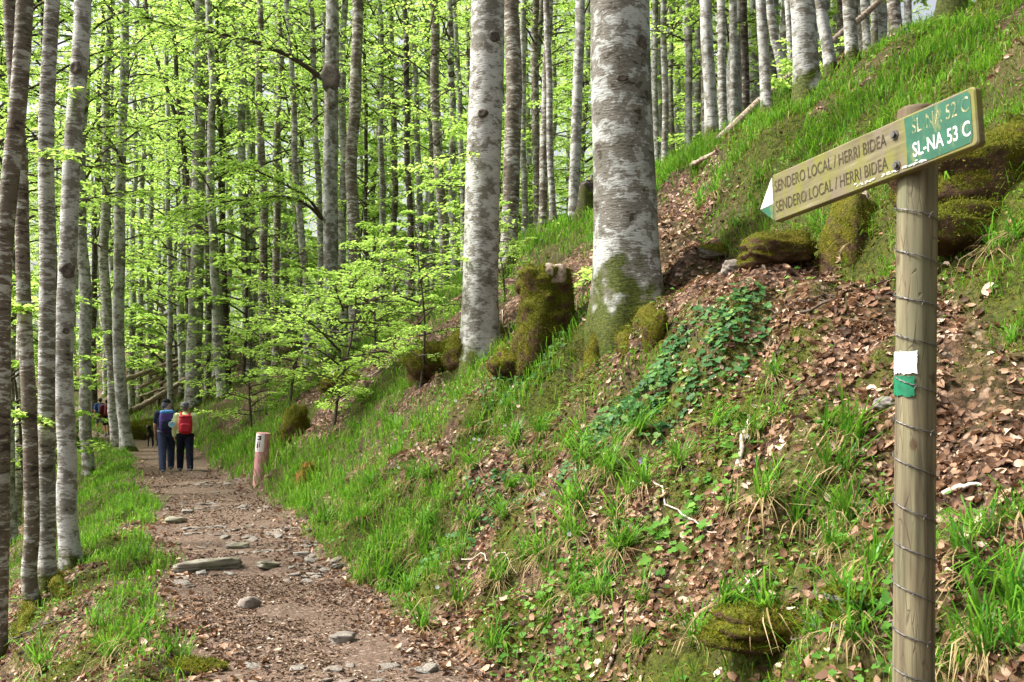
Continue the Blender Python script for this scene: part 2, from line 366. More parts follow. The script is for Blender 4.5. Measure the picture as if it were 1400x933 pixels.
# ------------------------------------------------------------------ scattering on the ground
def sample(n, dmin, dmax, pxa, pxb, seed):
    """random ground points, even in area over a wedge in front of the camera"""
    q = np.random.default_rng(seed)
    d = np.sqrt(q.uniform(dmin ** 2, dmax ** 2, n)); k = q.uniform(pxa, pxb, n)
    return (k - 700) / F * d, d, q
def blades(mb, x, y, q, L, W, lean=.55, m=0, up_bias=1.0):
    n = len(x); z = H(x, y) - .01
    az = q.uniform(0, 2 * np.pi, n); le = np.abs(q.normal(0, lean, n)) + .08
    D = np.stack([np.cos(az), np.sin(az), np.zeros(n)], 1); S = np.stack([-np.sin(az), np.cos(az), np.zeros(n)], 1)
    nrm = Hn(x, y); B = np.stack([x, y, z], 1)
    U = np.array([0, 0, 1.0]) * up_bias + nrm * .35; U /= np.linalg.norm(U, axis=1, keepdims=True)
    L = np.broadcast_to(L, (n,))[:, None]; W = np.broadcast_to(W, (n,))[:, None]; le = le[:, None]
    p1 = B + U * L * .45 + D * L * .14 * le; p2 = B + U * L * .80 + D * L * .48 * le; p3 = B + U * L * (.98 - .28 * np.minimum(le, 2)) + D * L * .95 * le
    V = np.stack([B - S * W * .35, B + S * W * .35, p1 + S * W * .5, p1 - S * W * .5, p2 + S * W * .36, p2 - S * W * .36, p3], 1).reshape(-1, 3)
    i = np.arange(n)[:, None] * 7
    mb.add(V, (i[:, :, None] + np.array([[[0, 1, 2, 3], [3, 2, 4, 5]]])).reshape(-1, 4), m)
    mb.add(V, np.zeros((0, 4), int)) if False else None
    # tip triangles share the vertices just added
    f = (i + np.array([[5, 4, 6]])) + mb.n - len(V); mb.f.append(f); mb.m.append(np.full(len(f), m))
def build_grass():
    mb = MB()
    for (n, d0, d1, L, W, seed) in ((90000, 3.2, 9, (.07, .21), .0065, 1), (150000, 9, 18, (.12, .30), .010, 2), (150000, 18, 34, (.16, .34), .017, 3), (70000, 34, 62, (.2, .42), .032, 4)):
        x, y, q = sample(n, d0, d1, -120, 1560, seed)
        p, g, mo, li, u = masks(x, y)
        clump = sstep(.35, .62, vnoise(x * 4.2, y * 4.2, 91)) * .8 + .2
        keep = q.uniform(0, 1, n) < (g ** 1.3) * clump * (.8 if d0 < 9 else 1)
        x, y = x[keep], y[keep]; n2 = len(x); hv = .5 + .8 * vnoise(x * 1.1, y * 1.1, 95)
        s, t, r, l = zones(x, y); tall = (1 + .35 * np.exp(-((r - .5) / .8) ** 2)) * np.where(l > 0, .68, np.where(s < 13, .78, 1))
        blades(mb, x, y, q, q.uniform(*L, n2) * hv * tall, W * q.uniform(.7, 1.3, n2), .6)
    tag(link('grass', mb.mesh('grass', [M['grass']])), 'fresh green grass growing on the bank and path verge', 'grass', kind='stuff')
build_grass()
def curled(mb, x, y, q, L, lift=.012, tilt=.45, m=0):
    n = len(x); nrm = Hn(x, y); P = np.stack([x, y, H(x, y) + q.uniform(.001, lift, n)], 1)
    nj = nrm + q.normal(0, tilt, (n, 3)); nj /= np.linalg.norm(nj, axis=1, keepdims=True)
    az = q.uniform(0, 2 * np.pi, n); A = np.stack([np.cos(az), np.sin(az), np.zeros(n)], 1); A -= nj * (A * nj).sum(1, keepdims=True); A /= np.linalg.norm(A, axis=1, keepdims=True)
    S = np.cross(A, nj); L = L[:, None]; W = L * q.uniform(.5, .68, (n, 1)); cu = q.normal(.12, .16, (n, 1)); fo = q.normal(.12, .14, (n, 1))
    def pt(a, sd): return P + A * L * (a - .5) + S * W * sd + nj * L * (cu * (2 * a - 1) ** 2 + fo * abs(sd) * 2)
    V = np.stack([pt(0, 0), pt(.28, .42), pt(.66, .42), pt(1, 0), pt(.66, -.42), pt(.28, -.42), pt(.28, 0), pt(.66, 0)], 1).reshape(-1, 3)
    i = (np.arange(n) * 8)[:, None]
    mb.add(V, np.concatenate([i + [6, 1, 2, 7], i + [5, 6, 7, 4]], 1).reshape(-1, 4), m)
    f = np.concatenate([i + [0, 1, 6], i + [0, 6, 5], i + [7, 2, 3], i + [4, 7, 3]], 1).reshape(-1, 3) + mb.n - len(V)
    mb.f.append(f); mb.m.append(np.full(len(f), m))
def build_litter():
    mb = MB()
    for (n, d0, d1, a, bb, seed) in ((42000, 3.2, 8, .04, .085, 11), (46000, 8, 15, .05, .09, 12), (26000, 15, 30, .07, .12, 13)):
        x, y, q = sample(n, d0, d1, -120, 1540, seed)
        p, g, mo, li, u = masks(x, y); s, t, r, l = zones(x, y)
        edge = .30 * np.exp(-(r / .3) ** 2) + .35 * np.exp(-(l / .3) ** 2)
        dens = np.clip(np.maximum(li * np.where(l > .3, .5, 1) * (1 - p) * (1 - .72 * mo), np.maximum(edge, .9 * u)), 0, 1) * sstep(.26, .56, .6 * vnoise(x * 3, y * 3, 17) + .4 * vnoise(x * 8, y * 8, 18) + .10)
        keep = q.uniform(0, 1, n) < dens; x, y = x[keep], y[keep]
        curled(mb, x, y, q, a * .55 + (bb - a * .55) * q.uniform(0, 1, len(x)) ** .8, .02, .5)
    x, y, q = sample(60000, 3.2, 11, -120, 1540, 14); p, g, mo, li, u = masks(x, y); keep = q.uniform(0, 1, len(x)) < np.maximum(li * (1 - p) * (1 - .5 * mo), u) * .8; x, y = x[keep], y[keep]
    curled(mb, x, y, q, q.uniform(.010, .032, len(x)), .006, .35)
    tag(link('fallen_leaves', mb.mesh('fallen_leaves', [M['litter']])), 'dry brown beech leaves lying over the bank and side trail', 'fallen leaves', kind='stuff')
    mb = MB()
    for (n, d0, d1, a, bb, seed) in ((60000, 5, 11, .015, .042, 21), (50000, 11, 24, .025, .06, 22)):
        x, y, q = sample(n, d0, d1, -50, 720, seed); p, g, mo, li, u = masks(x, y)
        keep = q.uniform(0, 1, n) < p * .75 * sstep(.2, .6, vnoise(x * 2, y * 2, 19)); x, y = x[keep], y[keep]
        curled(mb, x, y, q, q.uniform(a, bb, len(x)), .005, .3)
    tag(link('leaf_debris', mb.mesh('leaf_debris', [M['pathleaf']])), 'small trodden leaf scraps covering the dirt path', 'leaf debris', kind='stuff')
build_litter()
def build_moss():
    mb = MB()
    for (n, d0, d1, L, W, seed) in ((170000, 3.2, 8, (.012, .032), .007, 51), (120000, 8, 15, (.02, .05), .012, 52)):
        x, y, q = sample(n, d0, d1, -60, 1500, seed); p, g, mo, li, u = masks(x, y)
        keep = q.uniform(0, 1, n) < mo * (1 - p) * (.35 + .65 * sstep(.3, .55, vnoise(x * 9, y * 9, 7))); x, y = x[keep], y[keep]
        blades(mb, x, y, q, q.uniform(*L, len(x)), W, .9)
    tag(link('ground_moss', mb.mesh('ground_moss', [M['mossblade']])), 'fine green and ochre moss cushions on the bank', 'moss', kind='stuff')
    mb = MB()
    for (n, d0, d1, L, seed) in ((14000, 3.4, 8, (.018, .05), 53), (26000, 8, 17, (.025, .07), 54)):
        x, y, q = sample(n, d0, d1, -60, 1500, seed); p, g, mo, li, u = masks(x, y); s, t, r, l = zones(x, y)
        cl = sstep(.50, .68, fbm(x * 1.3, y * 1.3, 97, 3)) + .12 + .35 * mo * (r > 0) * (r < 3.2)
        keep = q.uniform(0, 1, n) < cl * (1 - p) * (1 - u) * (.35 + .4 * (r > 0)); x, y = x[keep], y[keep]; m = len(x)
        P = np.stack([x, y, H(x, y) + q.uniform(.01, .09, m)], 1); az = q.uniform(0, 6.28, m); A = np.stack([np.cos(az), np.sin(az), q.normal(0, .25, m)], 1); N = Hn(x, y) * .6 + np.array([0, -.15, .6]) + q.normal(0, .3, (m, 3)); LL = q.uniform(*L, m)
        leaves(mb, P, A, N, LL, LL * q.uniform(.55, .95, m), 0, .1)
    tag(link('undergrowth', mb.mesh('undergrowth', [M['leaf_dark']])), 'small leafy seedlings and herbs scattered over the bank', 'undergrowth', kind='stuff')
build_moss()
def noise3(D, f, seed): return (vnoise(D[:, 0] * f + D[:, 2] * 1.7 * f, D[:, 1] * f - D[:, 2] * .6 * f, seed) + vnoise(D[:, 2] * 1.3 * f + 9, D[:, 0] * .8 * f + D[:, 1] * f, seed + 3)) / 2 - .5
def fuzz(me, n, L, seed, up_min=-.35):
    '''adds tiny moss blades standing on a mesh's upward faces'''
    q = np.random.default_rng(seed); k = len(me.polygons); C = np.empty(k * 3, np.float32); N = np.empty(k * 3, np.float32); A = np.empty(k, np.float32)
    me.polygons.foreach_get('center', C); me.polygons.foreach_get('normal', N); me.polygons.foreach_get('area', A); C = C.reshape(-1, 3); N = N.reshape(-1, 3)
    wgt = A * (N[:, 2] > up_min) * (.25 + (noise3(C * 1.0, 6, seed) > -.06)); j = q.choice(k, n, p=wgt / wgt.sum()); P = C[j] + q.normal(0, 1, (n, 3)) * (np.sqrt(A[j])[:, None] * .5); D = N[j] * .9 + q.normal(0, .55, (n, 3)); LL = q.uniform(.4, 1.1, n) * L
    P = P - N[j] * .004; mb = MB(); leaves(mb, P, D, np.cross(D, q.normal(0, 1, (n, 3))), LL, LL * .42, 0, .05)
    return np.concatenate(mb.v), np.concatenate(mb.f)
def fuzzed(me, n, L, seed, mat='mossblade'):
    nv = len(me.vertices); V = np.empty(nv * 3, np.float32); me.vertices.foreach_get('co', V); fv, ff = fuzz(me, n, L, seed)
    lt = np.empty(len(me.polygons), np.int32); me.polygons.foreach_get('loop_total', lt); lv = np.empty(len(me.loops), np.int32); me.loops.foreach_get('vertex_index', lv); st0 = np.concatenate([[0], np.cumsum(lt)[:-1]])
    mb = MB(); mb.v.append(V.reshape(-1, 3)); mb.n = nv
    for c in np.unique(lt): s_ = st0[lt == c]; fc = lv[s_[:, None] + np.arange(c)[None]]; mb.f.append(fc); mb.m.append(np.zeros(len(fc), int))
    mb.add(fv, ff, 1); mats = [m for m in me.materials] + [M[mat]]; nm = me.name; out = mb.mesh(nm, mats); return out
# ------------------------------------------------------------------ leaf sprays, branches, crowns
def spray(mb, path, rad, q, nt, nl, leafL, spread=.55, droop=.12, first=.2, mw=0, ml=1, flat=.35):
    """a branch along path with side twigs in a flat fan, leaves along every twig"""
    path = np.asarray(path, float); m = len(path)
    add_tube(mb, path, np.linspace(rad, rad * .25, m), 5, mw, cap=False)
    seg = np.linalg.norm(np.diff(path, axis=0), axis=1); cum = np.concatenate([[0], np.cumsum(seg)]); Ltot = cum[-1]
    P, A, N = [], [], []
    for k in range(nt):
        f = first + (1 - first) * (k + q.uniform(0, 1)) / nt
        p = np.array([np.interp(f * Ltot, cum, path[:, i]) for i in range(3)])
        j = min(np.searchsorted(cum, f * Ltot), m - 1); T = path[max(j, 1)] - path[max(j, 1) - 1]; T = T / (np.linalg.norm(T) + 1e-9)
        side = np.cross(T, [0, 0, 1]); side /= np.linalg.norm(side) + 1e-9
        sg = 1 if k % 2 else -1
        ang = q.uniform(.5, 1.1)
        d = T * math.cos(ang) + sg * side * math.sin(ang) + np.array([0, 0, q.normal(0, .14) - droop]); d /= np.linalg.norm(d)
        L = Ltot * spread * (1 - .6 * f) * q.uniform(.55, 1.1)
        tp = np.array([p, p + d * L * .5 + [0, 0, .02 * L], p + d * L - [0, 0, droop * L * .6]])
        add_tube(mb, tp, np.array([.4, .28, .12]) * rad * .6 + .0012, 3, mw, cap=False)
        n = max(3, int(nl * q.uniform(.6, 1.3)))
        u = q.uniform(.08, 1.04, n)[:, None]
        base = tp[0] + (tp[2] - tp[0]) * u + [0, 0, 0] + np.array([0, 0, .04]) * L * (u * (1 - u)) * 4
        sd = np.cross(d, [0, 0, 1]); sd /= np.linalg.norm(sd) + 1e-9
        sgn = np.where(q.uniform(0, 1, n) < .5, 1, -1)[:, None]
        P.append(base + q.normal(0, .018, (n, 3)) + sd * sgn * q.uniform(0, .35, (n, 1)) * L * .45 * (1.05 - u)); A.append(d * q.uniform(.2, 1, (n, 1)) + sd * sgn * q.uniform(.4, 1, (n, 1)) + q.normal(0, .22, (n, 3)))
        N.append(np.array([0, 0, 1.0]) + q.normal(0, flat, (n, 3)))
    P = np.concatenate(P); A = np.concatenate(A); N = np.concatenate(N); n = len(P)
    LL = leafL * q.uniform(.65, 1.25, n)
    leaves(mb, P, A, N, LL, LL * q.uniform(.55, .72, n), ml)
def arc(p, az, L, e0, e1, q, m=6, wob=.06):
    out = [np.array(p, float)]; a = az
    for k in range(m - 1):
        f = k / (m - 2); e = e0 + (e1 - e0) * f; a += q.normal(0, wob)
        out.append(out[-1] + L / (m - 1) * np.array([math.cos(a) * math.cos(e), math.sin(a) * math.cos(e), math.sin(e)]))
    return np.array(out)
def crown_mesh(name, h0, h1, rmax, nb, nt, nl, leafL, q, top=True, leafmat='leaf', e0=.75, e1=.05):
    mb = MB(); az = 0
    for k in range(nb):
        f = (k + q.uniform(0, 1)) / nb; h = h0 + (h1 - h0) * f; az += 2.4 + q.normal(0, .35)
        prof = (.45 + .55 * math.sin(math.pi * min(1, .18 + .80 * f))) * (1 - .55 * max(0, f - .7) / .3)
        L = rmax * prof * q.uniform(.65, 1.15)
        spray(mb, arc((0, 0, h), az, L, e0 * (.5 + .8 * f) + q.normal(0, .12), e1 + q.normal(0, .1), q), .012 + .011 * L, q, int(nt * (.6 + .5 * L / rmax)), nl, leafL)
    return mb.mesh(name, [M['twig'], M[leafmat]])

_rq = np.random.default_rng(101)
CROWNS = [crown_mesh('beech_crown', 8.5 + 1.5 * (i % 3), 24, 3.4, 34, 9, 12, .165, np.random.default_rng(200 + i)) for i in range(5)]
CROWNS_LOW = [crown_mesh('beech_crown', 3.0 + .8 * i, 22, 2.8, 28, 9, 12, .155, np.random.default_rng(230 + i)) for i in range(4)]
YOUNG = [crown_mesh('young_crown', .9, 5.6, 2.0, 28, 11, 22, .092, np.random.default_rng(260 + i), e0=.45, e1=-.05) for i in range(5)]
YOUNG_FAR = [crown_mesh('young_crown', 1.0, 7.5, 2.7, 30, 10, 15, .155, np.random.default_rng(280 + i), e0=.45, e1=-.05) for i in range(4)]

# ------------------------------------------------------------------ trunks
def trunk_mesh(name, P, rad, mat, n=18, flare=.8, flare_h=.35, rough=.03, roots=5, seed=0, knots=(), fine=28):
    """P: points from foot to top (local), rad: radius at each"""
    P = np.asarray(P, float); rad = np.asarray(rad, float); q = np.random.default_rng(seed)
    z0 = P[0][2]; zs = P[:, 2]
    zz = np.unique(np.concatenate([np.linspace(-1.0, 1.3, 16), np.linspace(1.3, zs[-1], fine)]))
    x = np.interp(zz, zs, P[:, 0]); y = np.interp(zz, zs, P[:, 1])
    k = np.array([1, 2, 1.]) / 4
    for _ in range(2): x[1:-1] = np.convolve(x, k, 'valid'); y[1:-1] = np.convolve(y, k, 'valid')
    rr = np.interp(zz, zs, rad); ph = q.uniform(0, 6.28, 4); wb = np.clip(zz - .5, 0, 2) / 2 * (rad[0] if rad[0] < .2 else .05)
    x = x + wb * (.30 * np.sin(zz * .85 + ph[0]) + .14 * np.sin(zz * 2.1 + ph[1])); y = y + wb * .25 * np.sin(zz * .7 + ph[2])
    def shape(i, a):
        h = max(zz[i], -.12); fl = flare * math.exp(-max(h, 0) / flare_h) * (1.15 if h < 0 else 1)
        w_ = 1 + fl * (.45 + .55 * np.maximum(0, np.cos(roots * .5 * (a + ph[0])) ** 2 * (.6 + .4 * np.cos(a + ph[1]))) * 1.6)
        w_ = w_ + rough * (np.sin(2 * a + ph[2] + zz[i] * .5) + .6 * np.sin(3 * a + ph[3] - zz[i] * .9)) + rough * .8 * (vnoise(a * 2.2 + ph[0], np.full(len(a), zz[i] * 1.6 + seed)) - .5)
        for (kz, ka, kr, kh) in knots: w_ = w_ + kh * np.exp(-((zz[i] - kz) / kr) ** 2) * np.exp(-(np.angle(np.exp(1j * (a - ka))) / .55) ** 2)
        return w_
    mb = MB(); add_tube(mb, np.stack([x, y, zz], 1), rr, n, 0, shape); return mb.mesh(name, [M[mat]])

def px_tree(pts, wpx, mat, label, d=None, Htot=None, crown=None, crown_s=1.0, name='beech_tree', group=None, flare=.7, taper=.55, dmin=6, n=18, knots=(), fine=28, flare_h=None, rough=.03):
    """a tree whose trunk passes the photo points pts (foot first); its distance is where the foot meets the ground unless d says otherwise"""
    bx, by = pts[0]
    if d is None:
        d = hit(bx, by, dmin)
        if d is None:
            k = _d[(_d > dmin) & (_d < 60)]; d = float(k[((H(at(bx, k), k) - EYE) / k).argmax()]) + .4
    x0 = at(bx, d); z0 = float(H(x0, d))
    L = [(0, 0, 0)]
    for (px, py) in pts[1:]:
        z = up(py, d) - z0
        if z > L[-1][2] + .2: L.append((at(px, d) - x0, 0, z))
    ht = Htot or max(16., L[-1][2] + 6)
    r0 = wpx * d / F / 2
    if len(L) > 1:
        a, c = np.array(L[-2]), np.array(L[-1]); dv = (c - a) / max(c[2] - a[2], .1)
        dv[:2] = np.clip(dv[:2], -.12, .12)
        if ht > c[2] + .5: L.append(tuple(c + dv * (ht - c[2]) * .6)); L.append(tuple(c + dv * (ht - c[2]) * np.array([.9, .9, 1])))
    else: L.append((0, 0, ht))
    L = np.array(L); L[:, 1] = np.sin(L[:, 2] * .35 + bx) * .04 * np.minimum(1, L[:, 2]); L[:, 1] -= L[0, 1]
    rad = r0 * (1.04 - taper * (L[:, 2] / L[-1, 2]) ** 1.2)
    root = empty(name, (x0, d, z0), 0, label, 'tree', group)
    link('trunk', trunk_mesh('trunk', L, rad, mat, n, flare, flare_h or max(.22, r0 * 1.3), rough, 5, int(bx) + int(by), knots, fine), root)
    if crown is not None:
        cs = (CROWNS if crown < 10 else CROWNS_LOW); me = cs[crown % 10 % len(cs)]
        o = link('crown', me, root, (0, 0, 0)); s = ht / 24.; o.scale = (s * crown_s, s * crown_s, s); o.rotation_euler = (0, 0, bx * 1.7)
        f = 15.0; o.location = (float(np.interp(f, L[:, 2], L[:, 0])) * .8, 0, 0)
    return root, d
T = {}
def tree(key, *a, **k): T[key] = px_tree(*a, **k)
# the two great beeches on the bank
tree('big', [(858, 455), (858, 400), (855, 300), (851, 150), (847, 0)], 83, 'bark_big', 'thickest silvery beech trunk with flared mossy roots, right above the ivy on the bank', d=11.0, n=40, flare=.5, flare_h=.5, taper=.42, Htot=19, fine=60, rough=.022, knots=((2.75, 4.2, .11, .10),))
tree('second', [(657, 462), (657, 400), (659, 300), (662, 160), (667, 0)], 46, 'bark_pale', 'stout pale beech trunk with dark bark patches, just left of the mossy stump', d=15.6, n=32, flare=.6, flare_h=.5, taper=.3, Htot=20, fine=50, rough=.022)
tree('second_mate', [(695, 372), (698, 200), (703, 0)], 22, 'bark_brown', 'reddish brown beech trunk close behind the right side of the stout pale one', d=20, n=20, Htot=22)
# left verge
tree('l_edge', [(-6, 870), (-2, 700), (0, 560), (10, 320), (20, 150), (29, 0)], 26, 'bark_brown', 'dark lichen spotted beech leaning in over the left edge of the photo', d=9.6, n=24, flare=.4, Htot=15)
tree('l_curve', [(47, 832), (36, 795), (45, 735), (44, 600), (38, 450), (30, 300), (22, 150), (14, 0)], 19, 'bark_brown', 'slim beech stem with a bowed foot, outermost of the left verge clump', n=20, flare=.35, Htot=16)
tree('l_twin', [(64, 808), (63, 740), (60, 600), (59, 450), (62, 300), (68, 140), (73, 0)], 22, 'bark_mid', 'grey mottled beech grown against the bowed stem on the left verge', d=None, n=22, flare=.4, Htot=17)
tree('l_scar', [(97, 778), (91, 705), (94, 600), (94, 450), (97, 300), (103, 130), (109, 0)], 25, 'bark_pale', 'pale beech with dark knot holes and a swollen scarred foot on the left verge', n=24, flare=.5, Htot=18, knots=((5.2, 4.4, .1, .12), (7.8, 4.6, .1, .12), (.9, 3.4, .2, .25)))
tree('l_white', [(122, 655), (119, 600), (115, 450), (113, 300), (113, 160), (116, 0)], 16, 'bark_pale', 'whitish beech behind the scarred one, at the edge of the grassy verge', crown=0, n=18, flare=.5)
tree('l_pair_a', [(160, 598), (150, 500), (145, 400), (144, 300), (144, 150), (152, 0)], 14, 'bark_mid', 'left and thinner stem of the two curved beeches beside the path bend', d=36, crown=11, flare=.4)
tree('l_pair_b', [(174, 605), (167, 540), (161, 450), (163, 300), (169, 120), (171, 0)], 16, 'bark_pale', 'right stem of the two curved beeches beside the path bend', d=34, crown=1, flare=.8)
tree('l_dark_lean', [(84, 640), (80, 470), (73, 330), (66, 200), (60, 60)], 9, 'bark_dark', 'thin dark stem seen between the mottled and the scarred beech', d=27, crown=2)
tree('l_dark_b', [(130, 580), (127, 450), (130, 300), (136, 150), (141, 0)], 8, 'bark_dark', 'thin dark beech just right of the whitish verge tree', d=56, crown=12)
tree('l_low', [(14, 640), (16, 500), (22, 300), (18, 100)], 10, 'bark_brown', 'slim brown trunk far down the slope behind the left edge tree', d=32, crown=3)
# around the path bend
tree('m1', [(180, 531), (181, 400), (184, 200), (186, 60)], 8, 'bark_pale', 'thin pale trunk next to the two curved beeches, left end of the fallen poles', d=50, crown=10)
tree('m2', [(191, 540), (192, 400), (195, 200), (196, 40)], 8, 'bark_mid', 'thin grey trunk rising over the left half of the fallen poles', d=52, crown=4)
tree('m3', [(205, 543), (205, 400), (207, 200), (208, 40)], 7, 'bark_mid', 'thinnest grey trunk standing among the fallen poles', d=52, crown=13)
tree('m4', [(233, 552), (232, 400), (230, 250), (227, 60)], 8, 'bark_pale', 'slender light trunk standing right above the hiker in the cap', d=45, crown=11)
tree('m5', [(263, 552), (266, 450), (270, 300), (273, 120), (274, 0)], 20, 'bark_mid', 'thick grey beech with mossy brown foot directly behind the red backpack', d=42, crown=12, flare=.5)
tree('m5b', [(257, 548), (258, 450), (259, 300), (247, 150), (236, 40)], 8, 'bark_dark', 'dark slender stem hugging the left of the thick beech behind the hikers', d=42.6, crown=10)
tree('m5c', [(258, 545), (259, 330), (257, 225), (232, 130), (206, 60)], 7, 'bark_dark', 'dark stem that bends far left above the hikers', d=43.2)
tree('m6', [(284, 540), (284, 400), (284, 200), (284, 0)], 9, 'bark_brown', 'brown trunk between the thick beech and the leaning twin on the path bank', d=44, crown=3)
tree('m7', [(304, 538), (297, 450), (292, 380), (289, 200), (287, 40)], 13, 'bark_pale', 'pale beech with a bent foot at the top of the path bank', d=40, crown=11, flare=.6)
tree('m8', [(312, 523), (309, 450), (306, 350), (300, 150)], 9, 'bark_dark', 'dark stem directly right of the bent foot beech', d=43, crown=2)
tree('m9', [(338, 490), (340, 400), (345, 190), (324, 60), (312, 0)], 9, 'bark_mid', 'leaning grey trunk whose top bends left over the path bank', d=45, crown=None)
tree('m10', [(363, 512), (361, 400), (357, 190), (354, 0)], 12, 'bark_brown', 'straight brown trunk above the pink marker post', d=36, crown=13)
tree('m11', [(377, 476), (376, 350), (378, 215), (384, 100), (380, 0)], 10, 'bark_brown', 'brown slightly wavy trunk, second to the right above the marker post', d=38, crown=0)
tree('m12', [(421, 475), (418, 400), (405, 228), (398, 100), (393, 0)], 10, 'bark_mid', 'lichen flecked trunk that leans left, beside the one with the broken branch', d=35, crown=14)
tree('m13', [(437, 470), (438, 350), (435, 228), (428, 80), (424, 0)], 9, 'bark_mid', 'slim spotted trunk touching the left of the beech with the broken branch', d=36, crown=1)
tree('branchy', [(453, 466), (452, 380), (452, 250), (453, 120), (455, 0)], 21, 'bark_big', 'tall grey beech with a dark branch scar and long side branches to the left', d=31, n=24, flare=.4, Htot=24, knots=((9.75, 3.9, .25, .25),))
tree('m14', [(468, 420), (468, 300), (469, 150), (470, 0)], 12, 'bark_mid', 'grey trunk half hidden between the branch scarred beech and its smooth brown neighbour', d=36, crown=12)
tree('smooth', [(485, 434), (483, 350), (482, 250), (486, 120), (487, 0)], 17, 'bark_brown', 'smooth brownish beech with a straight stem right of the branch scarred one', d=30, n=22, flare=.35, Htot=24)
tree('c1', [(501, 420), (500, 250), (499, 0)], 6, 'bark_dark', 'very thin dark stem right of the smooth brownish beech', d=40, crown=3)
tree('c2', [(522, 402), (523, 250), (519, 0)], 9, 'bark_mid', 'grey trunk rising where short logs lie on the ridge', d=38, crown=4)
tree('c3', [(540, 404), (539, 250), (535, 0)], 9, 'bark_brown', 'brown trunk behind the tip of the small leafy sapling', d=40, crown=11)
tree('c4', [(563, 402), (558, 190), (552, 0)], 9, 'bark_dark', 'blackish trunk leaning left on the grassy ridge', d=34, crown=0)
tree('c5', [(575, 395), (573, 200), (567, 90), (561, 0)], 9, 'bark_mid', 'grey trunk crossing close beside the blackish leaning one', d=37, crown=12)
tree('c6', [(592, 365), (589, 180), (584, 0)], 9, 'bark_mid', 'slim grey trunk left of the red brown flecked ridge beech', d=38, crown=2)
tree('c7', [(609, 362), (602, 240), (596, 130), (591, 0)], 14, 'bark_brown', 'red brown flecked beech leaning left on the ridge', d=29, crown=13, n=20)
tree('c8', [(622, 359), (618, 200), (615, 0)], 10, 'bark_pale', 'pale trunk with a row of black knots left of the stout pale beech', d=30, crown=4)
tree('c9', [(634, 352), (630, 140), (622, 40)], 8, 'bark_mid', 'leaning grey stem peeping out at the left of the stout pale beech', d=33, crown=10)
# right of the second beech, on the ridge
tree('d1', [(718, 318), (716, 150), (714, 0)], 9, 'bark_mid', 'slim grey trunk next to the reddish brown one over the mossy stump', d=27, crown=1)
tree('d2', [(734, 312), (733, 150), (732, 0)], 11, 'bark_brown', 'brown trunk in the middle of the ridge row between the two great beeches', d=28, crown=11)
tree('d3', [(742, 308), (746, 150), (749, 0)], 11, 'bark_brown', 'brown stem that crosses behind another above the mossy stump', d=24, crown=2)
tree('d4', [(756, 306), (752, 180), (748, 60)], 9, 'bark_mid', 'grey stem in front of its crossing brown twin above the stump', d=23.4, crown=None)
tree('d5', [(784, 284), (786, 200), (789, 90), (792, 0)], 14, 'bark_pale', 'mottled beech with blackened foot beside the small dark stump', d=21, n=20, crown=None, Htot=20)
# right hand ridge
for key, pts, wp, mt, lb, dd, cr in (
    ('r1', [(898, 205), (897, 100), (897, 0)], 8, 'bark_pale', 'pale slender trunk emerging right behind the thickest beech', 27, 0),
    ('r2', [(908, 214), (908, 100), (908, 0)], 9, 'bark_mid', 'grey trunk, second to the right of the thickest beech', 25, 12),
    ('r3', [(920, 200), (918, 100), (917, 0)], 7, 'bark_brown', 'brown thin trunk, third to the right of the thickest beech', 28, 3),
    ('r4', [(940, 192), (941, 90), (942, 0)], 10, 'bark_pale', 'light trunk in the gap left of the closely set pale pair', 25, 11),
    ('r5', [(953, 186), (953, 90), (953, 0)], 9, 'bark_mid', 'grey trunk just left of the stout ringed beech on the ridge', 27, 4),
    ('r6', [(973, 172), (970, 100), (967, 0)], 17, 'bark_pale', 'stout ringed pale beech at the left end of the long fallen log', None, None),
    ('r7', [(991, 160), (986, 80), (983, 0)], 12, 'bark_mid', 'grey trunk immediately right of the stout ringed beech', 22.5, 1),
    ('r8', [(1004, 160), (1003, 80), (1001, 0)], 11, 'bark_pale', 'pale trunk with dark fleck bands, third from the fallen log foot', 23, 12),
    ('r9', [(1021, 153), (1019, 70), (1016, 0)], 11, 'bark_dark', 'dark trunk blackened along its foot behind the long fallen log', 23.5, 0),
    ('r10', [(1049, 164), (1045, 90), (1042, 0)], 14, 'bark_pale', 'pale beech crossed at its foot by the long fallen log', None, None),
    ('r11', [(1077, 136), (1068, 90), (1054, 13), (1050, 0)], 12, 'bark_mid', 'leaning grey beech behind the fallen log, left of the bright thick one', 18.2, None),
    ('r12', [(1084, 132), (1080, 60), (1076, 0)], 10, 'bark_mid', 'grey stem partly covered by the bright thick ridge beech', 19, None),
    ('r13', [(1104, 134), (1099, 60), (1094, 0)], 33, 'bark_pale', 'bright thick ridge beech with small leafy shoots at its foot', None, None),
    ('r14', [(1138, 106), (1130, 50), (1121, 0)], 16, 'bark_pale', 'pale beech leaning left with the fallen log passing behind it', None, None),
    ('r15', [(1167, 92), (1161, 40), (1158, 0)], 15, 'bark_mid', 'grey upright beech in front of the upper end of the fallen log', None, None),
    ('r16', [(1187, 58), (1184, 20), (1182, 0)], 11, 'bark_mid', 'grey trunk with a dark foot, beyond the top of the fallen log', 19, 13),
    ('r17', [(1196, 52), (1195, 0)], 9, 'bark_brown', 'thin brownish trunk beside the dark footed one at the ridge top', 21, 3),
    ('r18', [(1227, 42), (1222, 0)], 16, 'bark_brown', 'broad brown trunk with a black foot near the top of the slope', None, None),
    ('r19', [(1244, 30), (1242, 0)], 10, 'bark_pale', 'pale trunk just cut by the top edge, right of the broad brown one', 19, None),
    ('r20', [(1306, 12), (1302, -30)], 34, 'bark_dark', 'dark mossy trunk foot at the very top of the right slope', 13.5, None)):
    tree(key, pts, wp, mt, lb, d=dd, crown=cr, flare=.5, n=18, Htot=(18 if cr is None else None))

